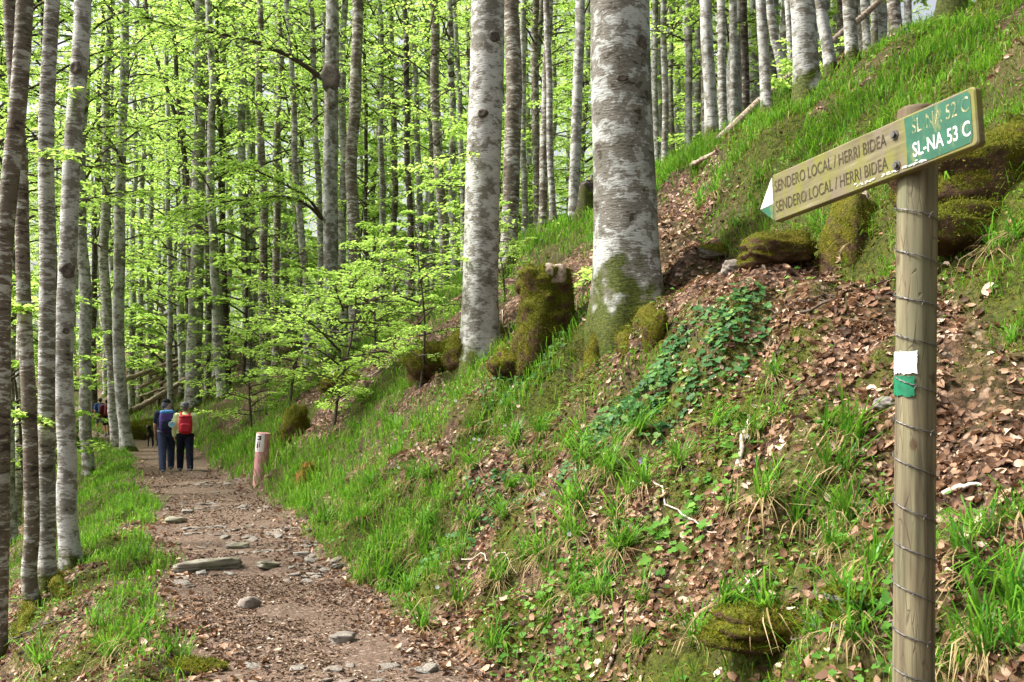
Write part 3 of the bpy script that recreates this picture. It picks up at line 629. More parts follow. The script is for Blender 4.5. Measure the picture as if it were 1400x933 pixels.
# long side branches of the branch scarred beech (parts of that tree)
def branch_on(root_d, pix, rad, nt, nl, leafL, seed, dy=None):
    root, d = root_d; q = np.random.default_rng(seed); b = np.array(root.location)
    pts = [np.array([at(px, d + y), d + y, up(py, d + y)]) - b for (px, py, y) in pix]
    pts = np.array(pts); f = np.linspace(0, 1, len(pts)); g = np.linspace(0, 1, 10)
    pts = np.stack([np.interp(g, f, pts[:, i]) for i in range(3)], 1)
    for _ in range(2): pts[1:-1] = (pts[:-2] + 2 * pts[1:-1] + pts[2:]) / 4
    mb = MB(); spray(mb, pts, rad, q, nt, nl, leafL, .42, .12, .15)
    link('branch', mb.mesh('branch', [M['twig'], M['leaf']]), root)
branch_on(T['branchy'], [(441, 108, 0), (405, 78, -.6), (350, 55, -1.2), (290, 42, -2), (235, 38, -2.6), (190, 22, -3)], .085, 40, 34, .11, 1)
branch_on(T['branchy'], [(441, 300, 0), (425, 270, -.5), (395, 255, -1.2), (355, 235, -2), (310, 215, -2.8)], .06, 32, 38, .11, 2)
branch_on(T['branchy'], [(441, 300, 0), (415, 268, -.8), (375, 268, -1.6), (330, 272, -2.4), (285, 280, -3), (240, 290, -3.4)], .06, 40, 44, .11, 3)

def knot(key, px, py, w, h, name='knot'):
    root, d = T[key]; b = root.location; tr = [c for c in root.children if c.name.startswith('trunk')][0].data
    n = len(tr.vertices); V = np.empty(n * 3, np.float32); tr.vertices.foreach_get('co', V); V = V.reshape(-1, 3)
    x = at(px, d) - b[0]; z = up(py, d) - b[2]; k = (np.abs(V[:, 2] - z) < .5)
    cx = V[k, 0].mean(); r = (V[k, 0].max() - V[k, 0].min()) / 2; yy = V[k, 1].mean() - math.sqrt(max(r * r * .96 - (x - cx) ** 2, .0004))
    mb = MB(); u = np.linspace(0, 6.2832, 17)[:-1]; q = np.random.default_rng(int(px + py)); R0 = 1 + q.normal(0, .12, 16); ww, hh = w / F * d / 2, h / F * d / 2
    nx = (x - cx) / r; ny_ = -math.sqrt(max(1 - nx * nx, .01)); tx, ty = -ny_, nx
    V2 = [[x + nx * .010, yy + ny_ * .010, z]]
    for f, o in ((.45, .016), (.8, .020), (1.0, .012), (1.25, -.03)): V2 += [[x + tx * ww * f * math.cos(a) * R0[i] + nx * o, yy + ty * ww * f * math.cos(a) * R0[i] + ny_ * o, z + hh * f * math.sin(a) * R0[i]] for i, a in enumerate(u)]
    mb.add(V2, [[0, 1 + j, 1 + (j + 1) % 16] for j in range(16)])
    for rr in range(3): mb.f.append(np.array([[1 + rr * 16 + j, 17 + rr * 16 + j, 17 + rr * 16 + (j + 1) % 16, 1 + rr * 16 + (j + 1) % 16] for j in range(16)])); mb.m.append(np.zeros(16, int))
    link(name, mb.mesh(name, [M['knot']]), root)
for a in (('l_scar', 100, 372, 15, 20), ('l_scar', 97, 453, 9, 10), ('l_scar', 107, 97, 13, 17), ('big', 826, 97, 13, 24), ('big', 872, 70, 20, 18), ('big', 845, 122, 16, 9), ('second', 677, 58, 14, 14), ('second', 660, 162, 12, 10), ('branchy', 452, 108, 22, 30), ('branchy', 449, 46, 8, 7), ('branchy', 450, 55, 8, 6),
          ('c8', 615, 34, 6, 7), ('c8', 616, 52, 6, 7), ('c8', 616, 85, 7, 9), ('c8', 617, 102, 7, 9), ('c8', 617, 118, 7, 11), ('c7', 593, 72, 8, 9), ('c7', 597, 196, 8, 8), ('m13', 429, 70, 8, 9)): knot(*a)
def root_on(key, pix, r0, r1, seed):
    root, d0 = T[key]; b = np.array(root.location); G = np.array([gpt(px, py, 5) for px, py in pix]); g = np.linspace(0, 1, 16); f = np.linspace(0, 1, len(G))
    Q = np.stack([np.interp(g, f, G[:, i]) for i in range(3)], 1); q = np.random.default_rng(seed); Q[:, :2] += q.normal(0, .02, (16, 2)); rr = (r0 * (1 - g) + r1 * g) * (1 - .75 * sstep(.7, 1, g))
    Q[:, 2] = H(Q[:, 0], Q[:, 1]) + rr * (.30 - .75 * g) + r0 * .5 * np.exp(-g * 7); mb = MB(); add_tube(mb, Q - b, rr, 16, 0, lambda i, a: 1 + .22 * (vnoise(a * 1.5, np.full(len(a), i * .8), seed) - .4) + .10 * np.sin(3 * a + i))
    link('root', fuzzed(mb.mesh('root', [M['moss']]), 2600, .0034 * d0 ** .8, seed), root)
root_on('big', [(850, 432), (832, 455), (812, 490), (790, 525)], .20, .07, 1)
root_on('big', [(880, 430), (888, 452), (905, 480)], .15, .05, 2)
root_on('big', [(862, 440), (858, 470), (850, 500)], .15, .05, 3)
root_on('second', [(648, 452), (620, 470), (590, 492)], .20, .09, 4)
root_on('second', [(668, 452), (682, 470), (700, 492)], .18, .07, 5)
root_on('l_twin', [(70, 800), (84, 812), (100, 815)], .10, .04, 6)
root_on('l_curve', [(44, 830), (38, 850), (30, 872)], .09, .04, 7)

for key, pix, sd in (('l_scar', [(104, 118, 0), (90, 124, -.3), (66, 132, -.5)], 11), ('l_twin', [(66, 585, 0), (50, 572, -.25), (22, 566, -.5)], 12), ('l_curve', [(40, 430, 0), (28, 420, -.2), (8, 418, -.4)], 13),                      ('l_pair_b', [(160, 360, 0), (185, 345, -.6), (214, 352, -1)], 16), ('second_mate', [(684, 290, 0), (668, 296, -2.2), (648, 306, -4.6)], 17), ('second', [(648, 205, 0), (610, 215, -.8), (560, 228, -1.4)], 18), ('l_twin', [(62, 210, 0), (78, 205, -.4), (96, 215, -.6)], 19), ('smooth', [(480, 330, 0), (510, 322, -1), (548, 330, -1.6)], 20), ('c8', [(620, 150, 0), (605, 148, -.8), (580, 158, -1.4)], 21)):
    branch_on(T[key], pix, .016, 12, 11, .078, sd)

# ------------------------------------------------------------------ trees of the forest behind, copies of a few trunks
def plain_trunk(i, mat):
    q = np.random.default_rng(400 + i); z = np.linspace(0, 24, 9); a = q.uniform(0, 6.28); lean = q.uniform(0, .8)
    x = np.sin(z * q.uniform(.12, .3) + a) * .22 + math.cos(a) * lean * z / 24; y = np.cos(z * q.uniform(.12, .3) + a) * .22; x -= x[0]; y -= y[0]
    return trunk_mesh('trunk', np.stack([x, y, z], 1), .17 * (1.05 - .75 * (z / 24)), mat, 10, .6, .25, .03, 5, i, fine=20)
PLAIN = [plain_trunk(i, m) for i, m in enumerate(('bark_pale', 'bark_mid', 'bark_pale', 'bark_brown', 'bark_pale', 'bark_mid', 'bark_pale'))]
def fill(n, pxa, pxb, d0, d1, seed, label, group, low=.4, cond=None, mind=0.9):
    q = np.random.default_rng(seed); got = []; tries = 0
    while len(got) < n and tries < 6000:
        tries += 1
        px = q.uniform(pxa, pxb); d = q.uniform(d0, d1); x = at(px, d)
        s, t, r, l = [float(v) for v in zones(x, d)]
        if max(r, l) < 1.2 or (cond and not cond(s, t, r, l, px, d)): continue
        if any((x - a) ** 2 + (d - b_) ** 2 < mind ** 2 for a, b_ in got): continue
        got.append((x, d))
        root = empty('beech_tree', (x, d, float(H(x, d)) - .05), q.uniform(0, 6.28), label, 'tree', group)
        sw = q.uniform(.75, 1.35); hh = q.uniform(.85, 1.1)
        tr = link('trunk', PLAIN[int(q.integers(len(PLAIN)))], root); tr.scale = (sw, sw, hh)
        cs = CROWNS_LOW if q.uniform() < low else CROWNS
        c = link('crown', cs[int(q.integers(len(cs)))], root); k = q.uniform(.8, 1.15); c.scale = (k, k, hh); c.rotation_euler = (0, 0, q.uniform(0, 6.28))
fill(62, 230, 820, 38, 85, 1, 'slender beech trunk deep in the forest beyond the grassy ridge', 'slender beeches deep behind the ridge', .22, lambda s, t, r, l, px, d: r > 1.5)
fill(52, 880, 1260, 22, 60, 2, 'slender beech trunk in the dense stand behind the right slope crest', 'slender beeches behind the right slope crest', .4, lambda s, t, r, l, px, d: r > 10.5)
fill(34, -90, 250, 42, 105, 3, 'slender beech trunk beyond the two distant hikers', 'slender beeches beyond the distant hikers', .25)
fill(16, -120, 110, 16, 45, 4, 'slender beech trunk on the downhill slope left of the path', 'slender beeches on the downhill slope', .5, lambda s, t, r, l, px, d: l > 2.6)

def young(pts_or_pos, hgt, label, group=None, far=False, k=0, rot=0.0, wide=1.0):
    x, y = pts_or_pos; z = float(H(x, y))
    root = empty('young_beech', (x, y, z - .03), rot, label, 'young tree', group); root.rotation_euler = (.16 * math.sin(rot * 3 + k), .16 * math.cos(rot * 5 + k), rot)
    cs = YOUNG_FAR if far else YOUNG; me = cs[k % len(cs)]; full = 8.0 if far else 6.0; s = hgt / full
    q = np.random.default_rng(900 + k); zz = np.linspace(0, full, 7)
    if ('yt', far, k % 3) not in T:
        mb = MB(); add_tube(mb, np.stack([np.sin(zz * .9 + k) * .13 - math.sin(k) * .13, np.cos(zz * .8) * .10 - .10, zz], 1), np.linspace(.045, .008, 7) * (1.3 if far else 1), 7, 0)
        T[('yt', far, k % 3)] = mb.mesh('stem', [M['twig']])
    for nm, m in (('trunk', T[('yt', far, k % 3)]), ('crown', me)):
        o = link(nm, m, root); o.scale = (s * wide, s * wide, s)
    return root
def young_px(px, py, hgt, label, d=None, k=0, rot=0, wide=1.0):
    d = d or hit(px, py, 8) or 25; return young((at(px, d), d), hgt, label, None, False, k, rot, wide)
young_px(575, 470, 3.1, 'young beech with a crooked dark stem below the stout pale beech', k=0, rot=.4, wide=1.15, d=16.5)
young_px(456, 552, 3.6, 'young beech with wide leafy layers on the bank beside the white capped stone', k=1, rot=2.2, wide=1.35, d=19)
young_px(345, 560, 3.6, 'young beech spreading low over the grassy bank behind the marker post', k=2, rot=1.0, wide=1.5, d=29)
young_px(232, 520, 5.0, 'bushy young beech behind the fallen poles', k=0, rot=2.9, wide=1.0, d=49)
young_px(395, 480, 4.4, 'leafy young beech on the bank crest between the brown trunks', k=3, rot=1.9, wide=1.2, d=26)
young_px(515, 430, 3.6, 'young beech crown right beside the smooth brownish beech', k=1, rot=4.2, wide=1.2, d=23)
young_px(690, 395, 2.2, 'small young beech with airy leaves between the two great beeches', k=3, rot=.2, wide=1.1, d=17.5)
def fill_young(n, pxa, pxb, d0, d1, h0, h1, seed, label, group, cond, far=True):
    q = np.random.default_rng(seed); c = 0; tries = 0
    while c < n and tries < 4000:
        tries += 1; px = q.uniform(pxa, pxb); d = q.uniform(d0, d1); x = at(px, d); s, t, r, l = [float(v) for v in zones(x, d)]
        if not cond(s, t, r, l, px, d): continue
        young((x, d), q.uniform(h0, h1), label, group, far, int(q.integers(20)), q.uniform(0, 6.28), q.uniform(.9, 1.3)); c += 1
fill_young(30, 190, 660, 40, 85, 5, 11, 31, 'young beech in bright leaf among the trunks beyond the grassy ridge', 'young beeches among the trunks beyond the ridge', lambda s, t, r, l, px, d: r > 1.6)
fill_young(10, 640, 830, 26, 60, 4, 9, 32, 'young beech in bright leaf between the trunks behind the two great beeches', 'young beeches behind the two great beeches', lambda s, t, r, l, px, d: r > 6)
fill_young(12, 890, 1250, 24, 50, 3, 8, 33, 'young beech in bright leaf behind the right slope crest', 'young beeches behind the right slope crest', lambda s, t, r, l, px, d: r > 12)
fill_young(17, -80, 190, 24, 80, 3, 9, 34, 'young beech in bright leaf on the slope left of the path', 'young beeches left of the path', lambda s, t, r, l, px, d: l > 1.8 and (px < 60 or d > 60))

# the far wood, one mass of leaves on the hill round about
def far_woods():
    q = np.random.default_rng(55); mb = MB(); n = 5200
    a = q.uniform(-.80, .80, n); d = q.uniform(88, 150, n); x = np.sin(a) * d; y = np.cos(a) * d
    z = H(x, y) + q.uniform(.5, 30, n) * q.uniform(.25, 1, n)
    C = np.stack([x, y, z], 1); k = 16
    P = np.repeat(C, k, 0) + q.normal(0, 1, (n * k, 3)) * [1.5, 1.5, .30]
    A = q.normal(0, 1, (n * k, 3)); N = np.array([0, 0, 1.]) + q.normal(0, .5, (n * k, 3)); L = q.uniform(.22, .5, n * k)
    leaves(mb, P, A, N, L, L * .65, 0)
    tag(link('far_woods', mb.mesh('far_woods', [M['leaf']])), 'distant mass of bright green spring leaves closing the view', 'woods', kind='stuff')
far_woods()
# ------------------------------------------------------------------ shape helpers for the objects
def ell(mb, c, r, n=16, e=1.0, m=0, rot=None, disp=None):
    """(super)ellipsoid: e < 1 squares it off; rot is a 3x3"""
    u = np.linspace(0, 2 * np.pi, n, endpoint=False); v = np.linspace(-np.pi / 2, np.pi / 2, n // 2 + 1)
    U, Vv = np.meshgrid(u, v); pw = lambda t: np.sign(t) * np.abs(t) ** e
    D = np.stack([pw(np.cos(Vv)) * pw(np.cos(U)), pw(np.cos(Vv)) * pw(np.sin(U)), pw(np.sin(Vv))], -1).reshape(-1, 3)
    if disp is not None: D = D * disp(D)[:, None]
    P = D * np.asarray(r, float)
    if rot is not None: P = P @ np.asarray(rot).T
    k = n // 2 + 1; i = np.arange(k - 1)[:, None] * n; j = np.arange(n)[None]; jj = (j + 1) % n
    mb.add(P + np.asarray(c, float), np.stack([i + j, i + jj, i + n + jj, i + n + j], -1).reshape(-1, 4), m)
def cap(mb, a, b, ra, rb, n=12, m=0):
    """tapered capsule"""
    a = np.asarray(a, float); b = np.asarray(b, float); d = b - a; L = np.linalg.norm(d) + 1e-9; d = d / L
    ts, rs = [], []
    for k in (-.98, -.8, -.45): ts.append(k * ra); rs.append(ra * math.sqrt(1 - k * k))
    for f in (0, .5, 1): ts.append(f * L); rs.append(ra + (rb - ra) * f)
    for k in (.45, .8, .98): ts.append(L + k * rb); rs.append(rb * math.sqrt(1 - k * k))
    add_tube(mb, a + np.outer(ts, d), rs, n, m)
def chain(mb, pts, rad, n=12):
    for i in range(len(pts) - 1): cap(mb, pts[i], pts[i + 1], rad[i], rad[i + 1], n)
def fuse(mb, name, mats, voxel=.012, smooth=4, keep_hi=None):
    """melt overlapping shapes into one closed skin"""
    me = mb.mesh(name); o = bpy.data.objects.new(name, me); col.objects.link(o)
    md = o.modifiers.new('r', 'REMESH'); md.mode = 'VOXEL'; md.voxel_size = voxel; md.use_smooth_shade = True
    if smooth: ms = o.modifiers.new('s', 'SMOOTH'); ms.factor = .5; ms.iterations = smooth
    dg = bpy.context.evaluated_depsgraph_get(); dg.update()
    out = bpy.data.meshes.new_from_object(o.evaluated_get(dg)); out.name = name
    bpy.data.objects.remove(o); bpy.data.meshes.remove(me)
    out.materials.clear()
    for m in mats: out.materials.append(m)
    out.polygons.foreach_set('use_smooth', np.ones(len(out.polygons), bool))
    return out
def boulder_mesh(name, r, mat, seed, n=40, amp=.45, facet=0):
    def disp(D):
        v = 1 + amp * noise3(D, 1.3, seed) * 2 + amp * .45 * noise3(D, 3.4, seed + 7) * 2 + amp * .18 * noise3(D, 9, seed + 9) * 2
        return v
    mb = MB(); ell(mb, (0, 0, 0), r, n, .85, disp=disp); return mb.mesh(name, [mat])
def simple(name, colr, rough=.7, spec=.25, vary=.0, scale=30, metal=0):
    b = NB(name)
    if vary:
        c = b.ramp(b.noise(b.obj(), scale, 4), [(.3, tuple(x * (1 - vary) for x in colr)), (.7, tuple(min(1, x * (1 + vary)) for x in colr))]); return b.principled(c, rough, None, spec, metal)
    return b.principled(colr, rough, None, spec, metal)

# ------------------------------------------------------------------ the signpost
def build_signpost():
    # post wood
    b = NB('post_wood'); o = b.obj(); g1 = b.noise(b.mapping(o, (26, 26, 1.3)), 2.2, 5, .6); g2 = b.noise(b.mapping(o, (9, 9, .8)), 2, 3)
    c = b.ramp(b.math('ADD', b.math('MULTIPLY', g1, .55), b.math('MULTIPLY', g2, .45)), [(.32, (.042, .032, .020)), (.44, (.105, .086, .053)), (.56, (.175, .152, .088)), (.70, (.26, .235, .15))])
    gr = b.noise(b.mapping(o, (5, 5, 1.2)), 2, 2); c = b.mix(b.ramp(gr, [(.48, 0), (.68, .6)]), c, (.10, .115, .062))
    wv = b.voro(b.mapping(o, (16, 16, 1.4)), 3, 'DISTANCE_TO_EDGE'); crack = b.ramp(b.math('ADD', wv, b.math('MULTIPLY', b.noise(b.mapping(o, (8, 8, 2)), 3, 2), .10)), [(.052, 1), (.075, 0)])
    c = b.mix(b.math('MULTIPLY', crack, .6), c, (.06, .042, .025))
    kn = b.ramp(b.voro(b.mapping(o, (7, 7, 4)), 1.3), [(.07, 1), (.12, 0)]); c = b.mix(b.math('MULTIPLY', kn, .8), c, (.07, .04, .02))
    sepz = b.n('SeparateXYZ'); b.l(o, sepz.inputs[0]); tz = b.ramp(b.math('ADD', sepz.outputs[2], b.math('MULTIPLY', g2, .25)), [(0, 0), (1, 0)]); tz = b.math('MULTIPLY', b.math('SUBTRACT', b.math('ADD', sepz.outputs[2], b.math('MULTIPLY', g2, .3)), 2.735 - float(H(1.23, 3.016)) + .02), 9, True)
    c = b.mix(b.math('MULTIPLY', tz, .75), c, (.075, .045, .024))
    post_m = b.principled(c, .75, b.bump(b.math('SUBTRACT', g1, b.math('MULTIPLY', crack, .7)), .45, .004), .25)
    # board wood: yellow green weathered varnish with grain along the board
    b = NB('board_wood'); o = b.obj(); g1 = b.noise(b.mapping(o, (1.6, 20, 26)), 2.5, 5, .6); g2 = b.noise(b.mapping(o, (9, 5, 4.5)), 1.5, 3); g3 = b.noise(b.mapping(o, (14, 5, 5)), 1.2, 2)
    c = b.ramp(g1, [(.3, (.052, .042, .018)), (.5, (.112, .096, .044)), (.7, (.19, .168, .095))])
    c = b.mix(b.ramp(g2, [(.40, 0), (.60, .85)]), c, (.128, .130, .018)); c = b.mix(b.ramp(g3, [(.50, 0), (.66, .75)]), c, (.13, .105, .07))
    board_m = b.principled(c, .6, b.bump(g1, .25, .003), .3)
    b = NB('sign_green'); o = b.obj(); g2 = b.noise(b.mapping(o, (16, 9, 7)), 1.6, 4, .7)
    c = b.mix(b.ramp(g2, [(.54, 0), (.70, .75)]), b.ramp(b.noise(o, 22, 3), [(.3, (.002, .058, .028)), (.7, (.006, .092, .046))]), (.17, .17, .05))
    green_m = b.principled(c, .45, None, .4)
    b = NB('sign_white'); o = b.obj(); white_m = b.principled(b.ramp(b.noise(o, 60, 3), [(.3, (.50, .50, .46)), (.7, (.72, .72, .69))]), .6)
    b = NB('faded_letter'); o = b.obj(); g = b.noise(b.mapping(o, (30, 10, 24)), 1.5, 3)
    fade_m = b.principled(b.ramp(g, [(.42, (.03, .11, .06)), (.54, (.20, .20, .085)), (.66, (.52, .52, .40))]), .6)
    b = NB('engraved_letter'); o = b.obj(); eng_m = b.principled(b.ramp(b.noise(b.mapping(o, (24, 9, 18)), 1.4, 3), [(.34, (.022, .017, .008)), (.60, (.050, .040, .018)), (.78, (.11, .092, .042))]), .8)
    steel = simple('bolt_steel', (.09, .085, .08), .5, .4, .3, 60, .6)
    wire_m = simple('wire_steel', (.13, .125, .125), .5, .5, .4, 90, .7)
    blaze_w = simple('blaze_white', (.70, .70, .67), .6, .3, .10, 40); blaze_g = simple('blaze_green', (.004, .13, .06), .6, .3, .35, 30)

    px_, py_ = 1.23, 3.016; zg = float(H(px_, py_)); lean = -.020
    root = empty('signpost', (px_, py_, zg), 0, 'wooden trail signpost wound with barbed wire and pointing left', 'signpost')
    zt = 2.715 - zg
    q = np.random.default_rng(3); zs = np.concatenate([np.linspace(-.3, zt - .012, 60), [zt - .004, zt]])
    def offs(z): return lean * (1 - z / zt)
    P = np.stack([offs(zs), 0 * zs, zs], 1); rad = np.full(len(zs), .0595) + .0012 * np.sin(zs * 2.1); rad[-2] = .057; rad[-1] = .050
    mb = MB(); add_tube(mb, P, rad, 40, 0, lambda i, a: 1 + .012 * np.sin(3 * a + zs[i] * .6) + .010 * np.sin(7 * a + 1) - .05 * np.exp(-((np.angle(np.exp(1j * (a - 4.55)))) / .045) ** 2) * (zs[i] < 1.9) )
    link('post', mb.mesh('post', [post_m]), root)
    # barbed wire, two strands wound down the post
    e = np.array([.926, -.378, 0]); f = np.array([-.378, -.926, 0])
    z0 = 2.416 - zg; turns = 17; ph = np.linspace(-2 * np.pi * 0.35, 2 * np.pi * turns, 34 * turns); zz = z0 - .1262 * ph / (2 * np.pi) + .006 * np.sin(ph * .37) + .004 * np.sin(ph * .9)
    ok = zz > .05; ph, zz = ph[ok], zz[ok]
    rr = .0618 + .0012 * np.sin(ph * 1.7)
    C = np.outer(-np.cos(ph) * rr, e) + np.outer(np.sin(ph) * rr, f); C[:, 2] = zz; C[:, 0] += offs(zz)
    nrm = np.outer(-np.cos(ph), e) + np.outer(np.sin(ph), f); mb = MB(); tw = ph * 11
    for sg in (0, np.pi):
        S = C + nrm * (.0016 + .0013 * np.cos(tw + sg))[:, None]; S[:, 2] += .0014 * np.sin(tw + sg)
        add_tube(mb, S, .00135, 6, 0)
    for a in np.arange(.4, ph[-1], 1.75):
        k = int(np.argmin(np.abs(ph - a))); p = C[k]; n_ = nrm[k]; tt = C[min(k + 1, len(C) - 1)] - C[k - 1]; tt /= np.linalg.norm(tt); up_ = np.cross(n_, tt)
        for d_ in (n_ * .7 + up_ * .7 + tt * .2, n_ * .6 - up_ * .8 - tt * .2): add_tube(mb, [p + n_ * .001, p + d_ / np.linalg.norm(d_) * .014], [.0012, .0004], 5, 0)
        add_tube(mb, [p + tt * s_ * .004 + n_ * (.0016 + .0024 * math.cos(w_)) + up_ * .0028 * math.sin(w_) for s_, w_ in ((-1, 0), (-.5, 2), (0, 4), (.5, 6), (1, 8))], .0011, 5, 0)
    link('barbed_wire', mb.mesh('barbed_wire', [wire_m]), root)
    def patch(name, za, zb, a0, a1, m):
        n, k = 18, 14; qq = np.random.default_rng(int(za * 1000)); A = np.radians(np.linspace(a0, a1, n)); V = []
        ztop = zb + qq.normal(0, .0016, n); zbot = za + qq.normal(0, .0024, n)
        for i in range(k + 1):
            for j in range(n):
                z = zbot[j] + (ztop[j] - zbot[j]) * i / k; a = A[j] + (qq.normal(0, .02) if j in (0, n - 1) else 0); r_ = .0625
                V.append(-math.cos(a) * r_ * e + math.sin(a) * r_ * f + np.array([offs(z), 0, z]))
        i = np.arange(k)[:, None] * n; j = np.arange(n - 1)[None]; mb = MB(); mb.add(np.array(V), np.stack([i + j, i + j + 1, i + n + j + 1, i + n + j], -1).reshape(-1, 4)); o = link(name, mb.mesh(name, [m]), root)
        return o
    tag(patch('painted_blaze', 1.910 - zg, 1.976 - zg, -8, 93, blaze_w), 'white painted trail blaze')
    tag(patch('painted_blaze', 1.842 - zg, 1.903 - zg, -8, 86, blaze_g), 'green painted trail blaze')
    # board
    u = np.array([.409, -.912, 0]); tilt = math.asin(.073 / .858); ux = np.array([u[0] * math.cos(tilt), u[1] * math.cos(tilt), math.sin(tilt)])
    ny = np.array([.912, .409, 0]); uz = np.cross(ux, ny)
    import mathutils
    mat = mathutils.Matrix(((ux[0], ny[0], uz[0], .92 - px_), (ux[1], ny[1], uz[1], 3.50 - py_), (ux[2], ny[2], uz[2], 2.538 - zg), (0, 0, 0, 1)))
    hb, Lb, th = .0835, .858, .030
    def prism(poly, y0, y1, name, m, parent, bev=.0):
        poly = np.array(poly, float); n = len(poly); mb = MB(); c = poly.mean(0)
        rings = [(y0, 1.0)] if not bev else [(y0, -bev), (y0 + bev, 0)]
        rings = ([(y0, bev), (y0 + bev, 0), (y1 - bev, 0), (y1, bev)] if bev else [(y0, 0), (y1, 0)])
        V = []
        for (yy, ins) in rings:
            d = poly - c; ln = np.linalg.norm(d, axis=1, keepdims=True); sc = np.sign(d) * ins
            Q = poly - np.where(np.abs(d) > .02, sc, 0); V += [[q_[0], yy, q_[1]] for q_ in Q]
        V = np.array(V); k = len(rings)
        i = np.arange(k - 1)[:, None] * n; j = np.arange(n)[None]; jj = (j + 1) % n
        mb.add(V, np.stack([i + j, i + jj, i + n + jj, i + n + j], -1).reshape(-1, 4))
        mb.add(V[:n], [list(range(n))[::-1]]); mb.add(V[-n:], [list(range(n))])
        return link(name, mb.mesh(name, [m], smooth=False), parent)
    def rc(cx, cz, r, a0, a1): return [(cx + r * math.cos(a), cz + r * math.sin(a)) for a in np.radians(np.linspace(a0, a1, 6))]
    poly = [(-.078, -.022), (0, -hb)] + rc(Lb - .014, -hb + .014, .014, -90, 0) + rc(Lb - .014, hb - .014, .014, 0, 90) + [(0, hb)]
    board = prism(poly, 0, th, 'arrow_board', board_m, root, .004); board.matrix_local = mat
    sh = -.0014
    def sheet(pts, name, m, y=sh, parent=board):
        mb = MB(); n = len(pts); mb.add([[p[0], y, p[1]] for p in pts], [list(range(n))]); return link(name, mb.mesh(name, [m], smooth=False), parent)
    tag(sheet([(-.073, -.020), (-.003, -.018), (-.003, hb - .008)], 'arrow_tip', white_m), 'white painted upper half of the arrow tip')
    tag(sheet([(-.073, -.023), (-.003, -hb + .006), (-.003, -.022)], 'arrow_tip', green_m), 'green painted lower half of the arrow tip')
    tag(sheet([(.608, -hb + .012), (.70, -hb + .010), (.80, -hb + .012), (Lb - .022, -hb + .014), (Lb - .016, -hb + .03), (Lb - .016, hb - .02), (Lb - .024, hb - .008), (.606, hb - .007), (.609, .02)], 'name_panel', green_m), 'green painted panel with trail numbers')
    tag(sheet([(.0035, -hb + .008), (.0045, -hb + .008), (.0045, hb - .006), (.0035, hb - .006)], 'edge_line', eng_m, sh - .0006), None)
    def words_(txt, x0, x1, zc, h, m, name, y=-.0035, bold=0.0):
        cu = bpy.data.curves.new('lettering', 'FONT'); cu.body = txt; cu.size = 1; cu.offset = bold; cu.resolution_u = 4
        o = bpy.data.objects.new('lettering', cu); col.objects.link(o); dg = bpy.context.evaluated_depsgraph_get(); dg.update()
        me = bpy.data.meshes.new_from_object(o.evaluated_get(dg)); bpy.data.objects.remove(o)
        n = len(me.vertices); V = np.empty(n * 3, np.float32); me.vertices.foreach_get('co', V); V = V.reshape(-1, 3); mn = V.min(0); mx = V.max(0)
        W = np.zeros_like(V); W[:, 0] = x0 + (V[:, 0] - mn[0]) / (mx[0] - mn[0]) * (x1 - x0); W[:, 2] = zc - h / 2 + (V[:, 1] - mn[1]) / (mx[1] - mn[1]) * h; W[:, 1] = y
        me.vertices.foreach_set('co', W.ravel()); me.materials.clear(); me.materials.append(m); me.name = name; me.update()
        return link(name, me, board)
    words_('SENDERO LOCAL / HERRI BIDEA', .010, .532, .038, .040, eng_m, 'lettering', -.0012)
    words_('SENDERO LOCAL / HERRI BIDEA', .010, .532, -.034, .040, eng_m, 'lettering', -.0012)
    tag(words_('SL-NA 52 C', .634, .836, .041, .043, fade_m, 'lettering', -.0022, .0), 'faded weathered trail number')
    tag(words_('SL-NA 53 C', .632, .836, -.028, .043, white_m, 'lettering', -.0022, .008), 'white trail number')
    q = np.random.default_rng(12)
    mb = MB()
    for k in range(46):                                                 # flaking white paint along the lower edge
        x = q.uniform(.38, .70); z = -hb + .011 + abs(q.normal(0, .006)); a = q.uniform(.0015, .006) * (1.6 if .55 < x < .66 else 1)
        pts = [[x + a * math.cos(t_) * q.uniform(.6, 1.6), -.0024 - k * .00001, z + a * .5 * math.sin(t_) * q.uniform(.4, 1)] for t_ in np.linspace(0, 6.28, 8)[:-1]]
        mb.add(pts, [list(range(7))])
    link('paint_flake', mb.mesh('paint_flake', [white_m], smooth=False), board)
    for z in (.041, -.053):
        mb = MB(); x = .566
        add_tube(mb, [[x, .002, z], [x, -.003, z]], [.015, .0145], 18); add_tube(mb, [[x, -.0028, z], [x, -.011, z]], [.0095, .009], 6)
        link('bolt', mb.mesh('bolt', [steel], smooth=False), board)
build_signpost()

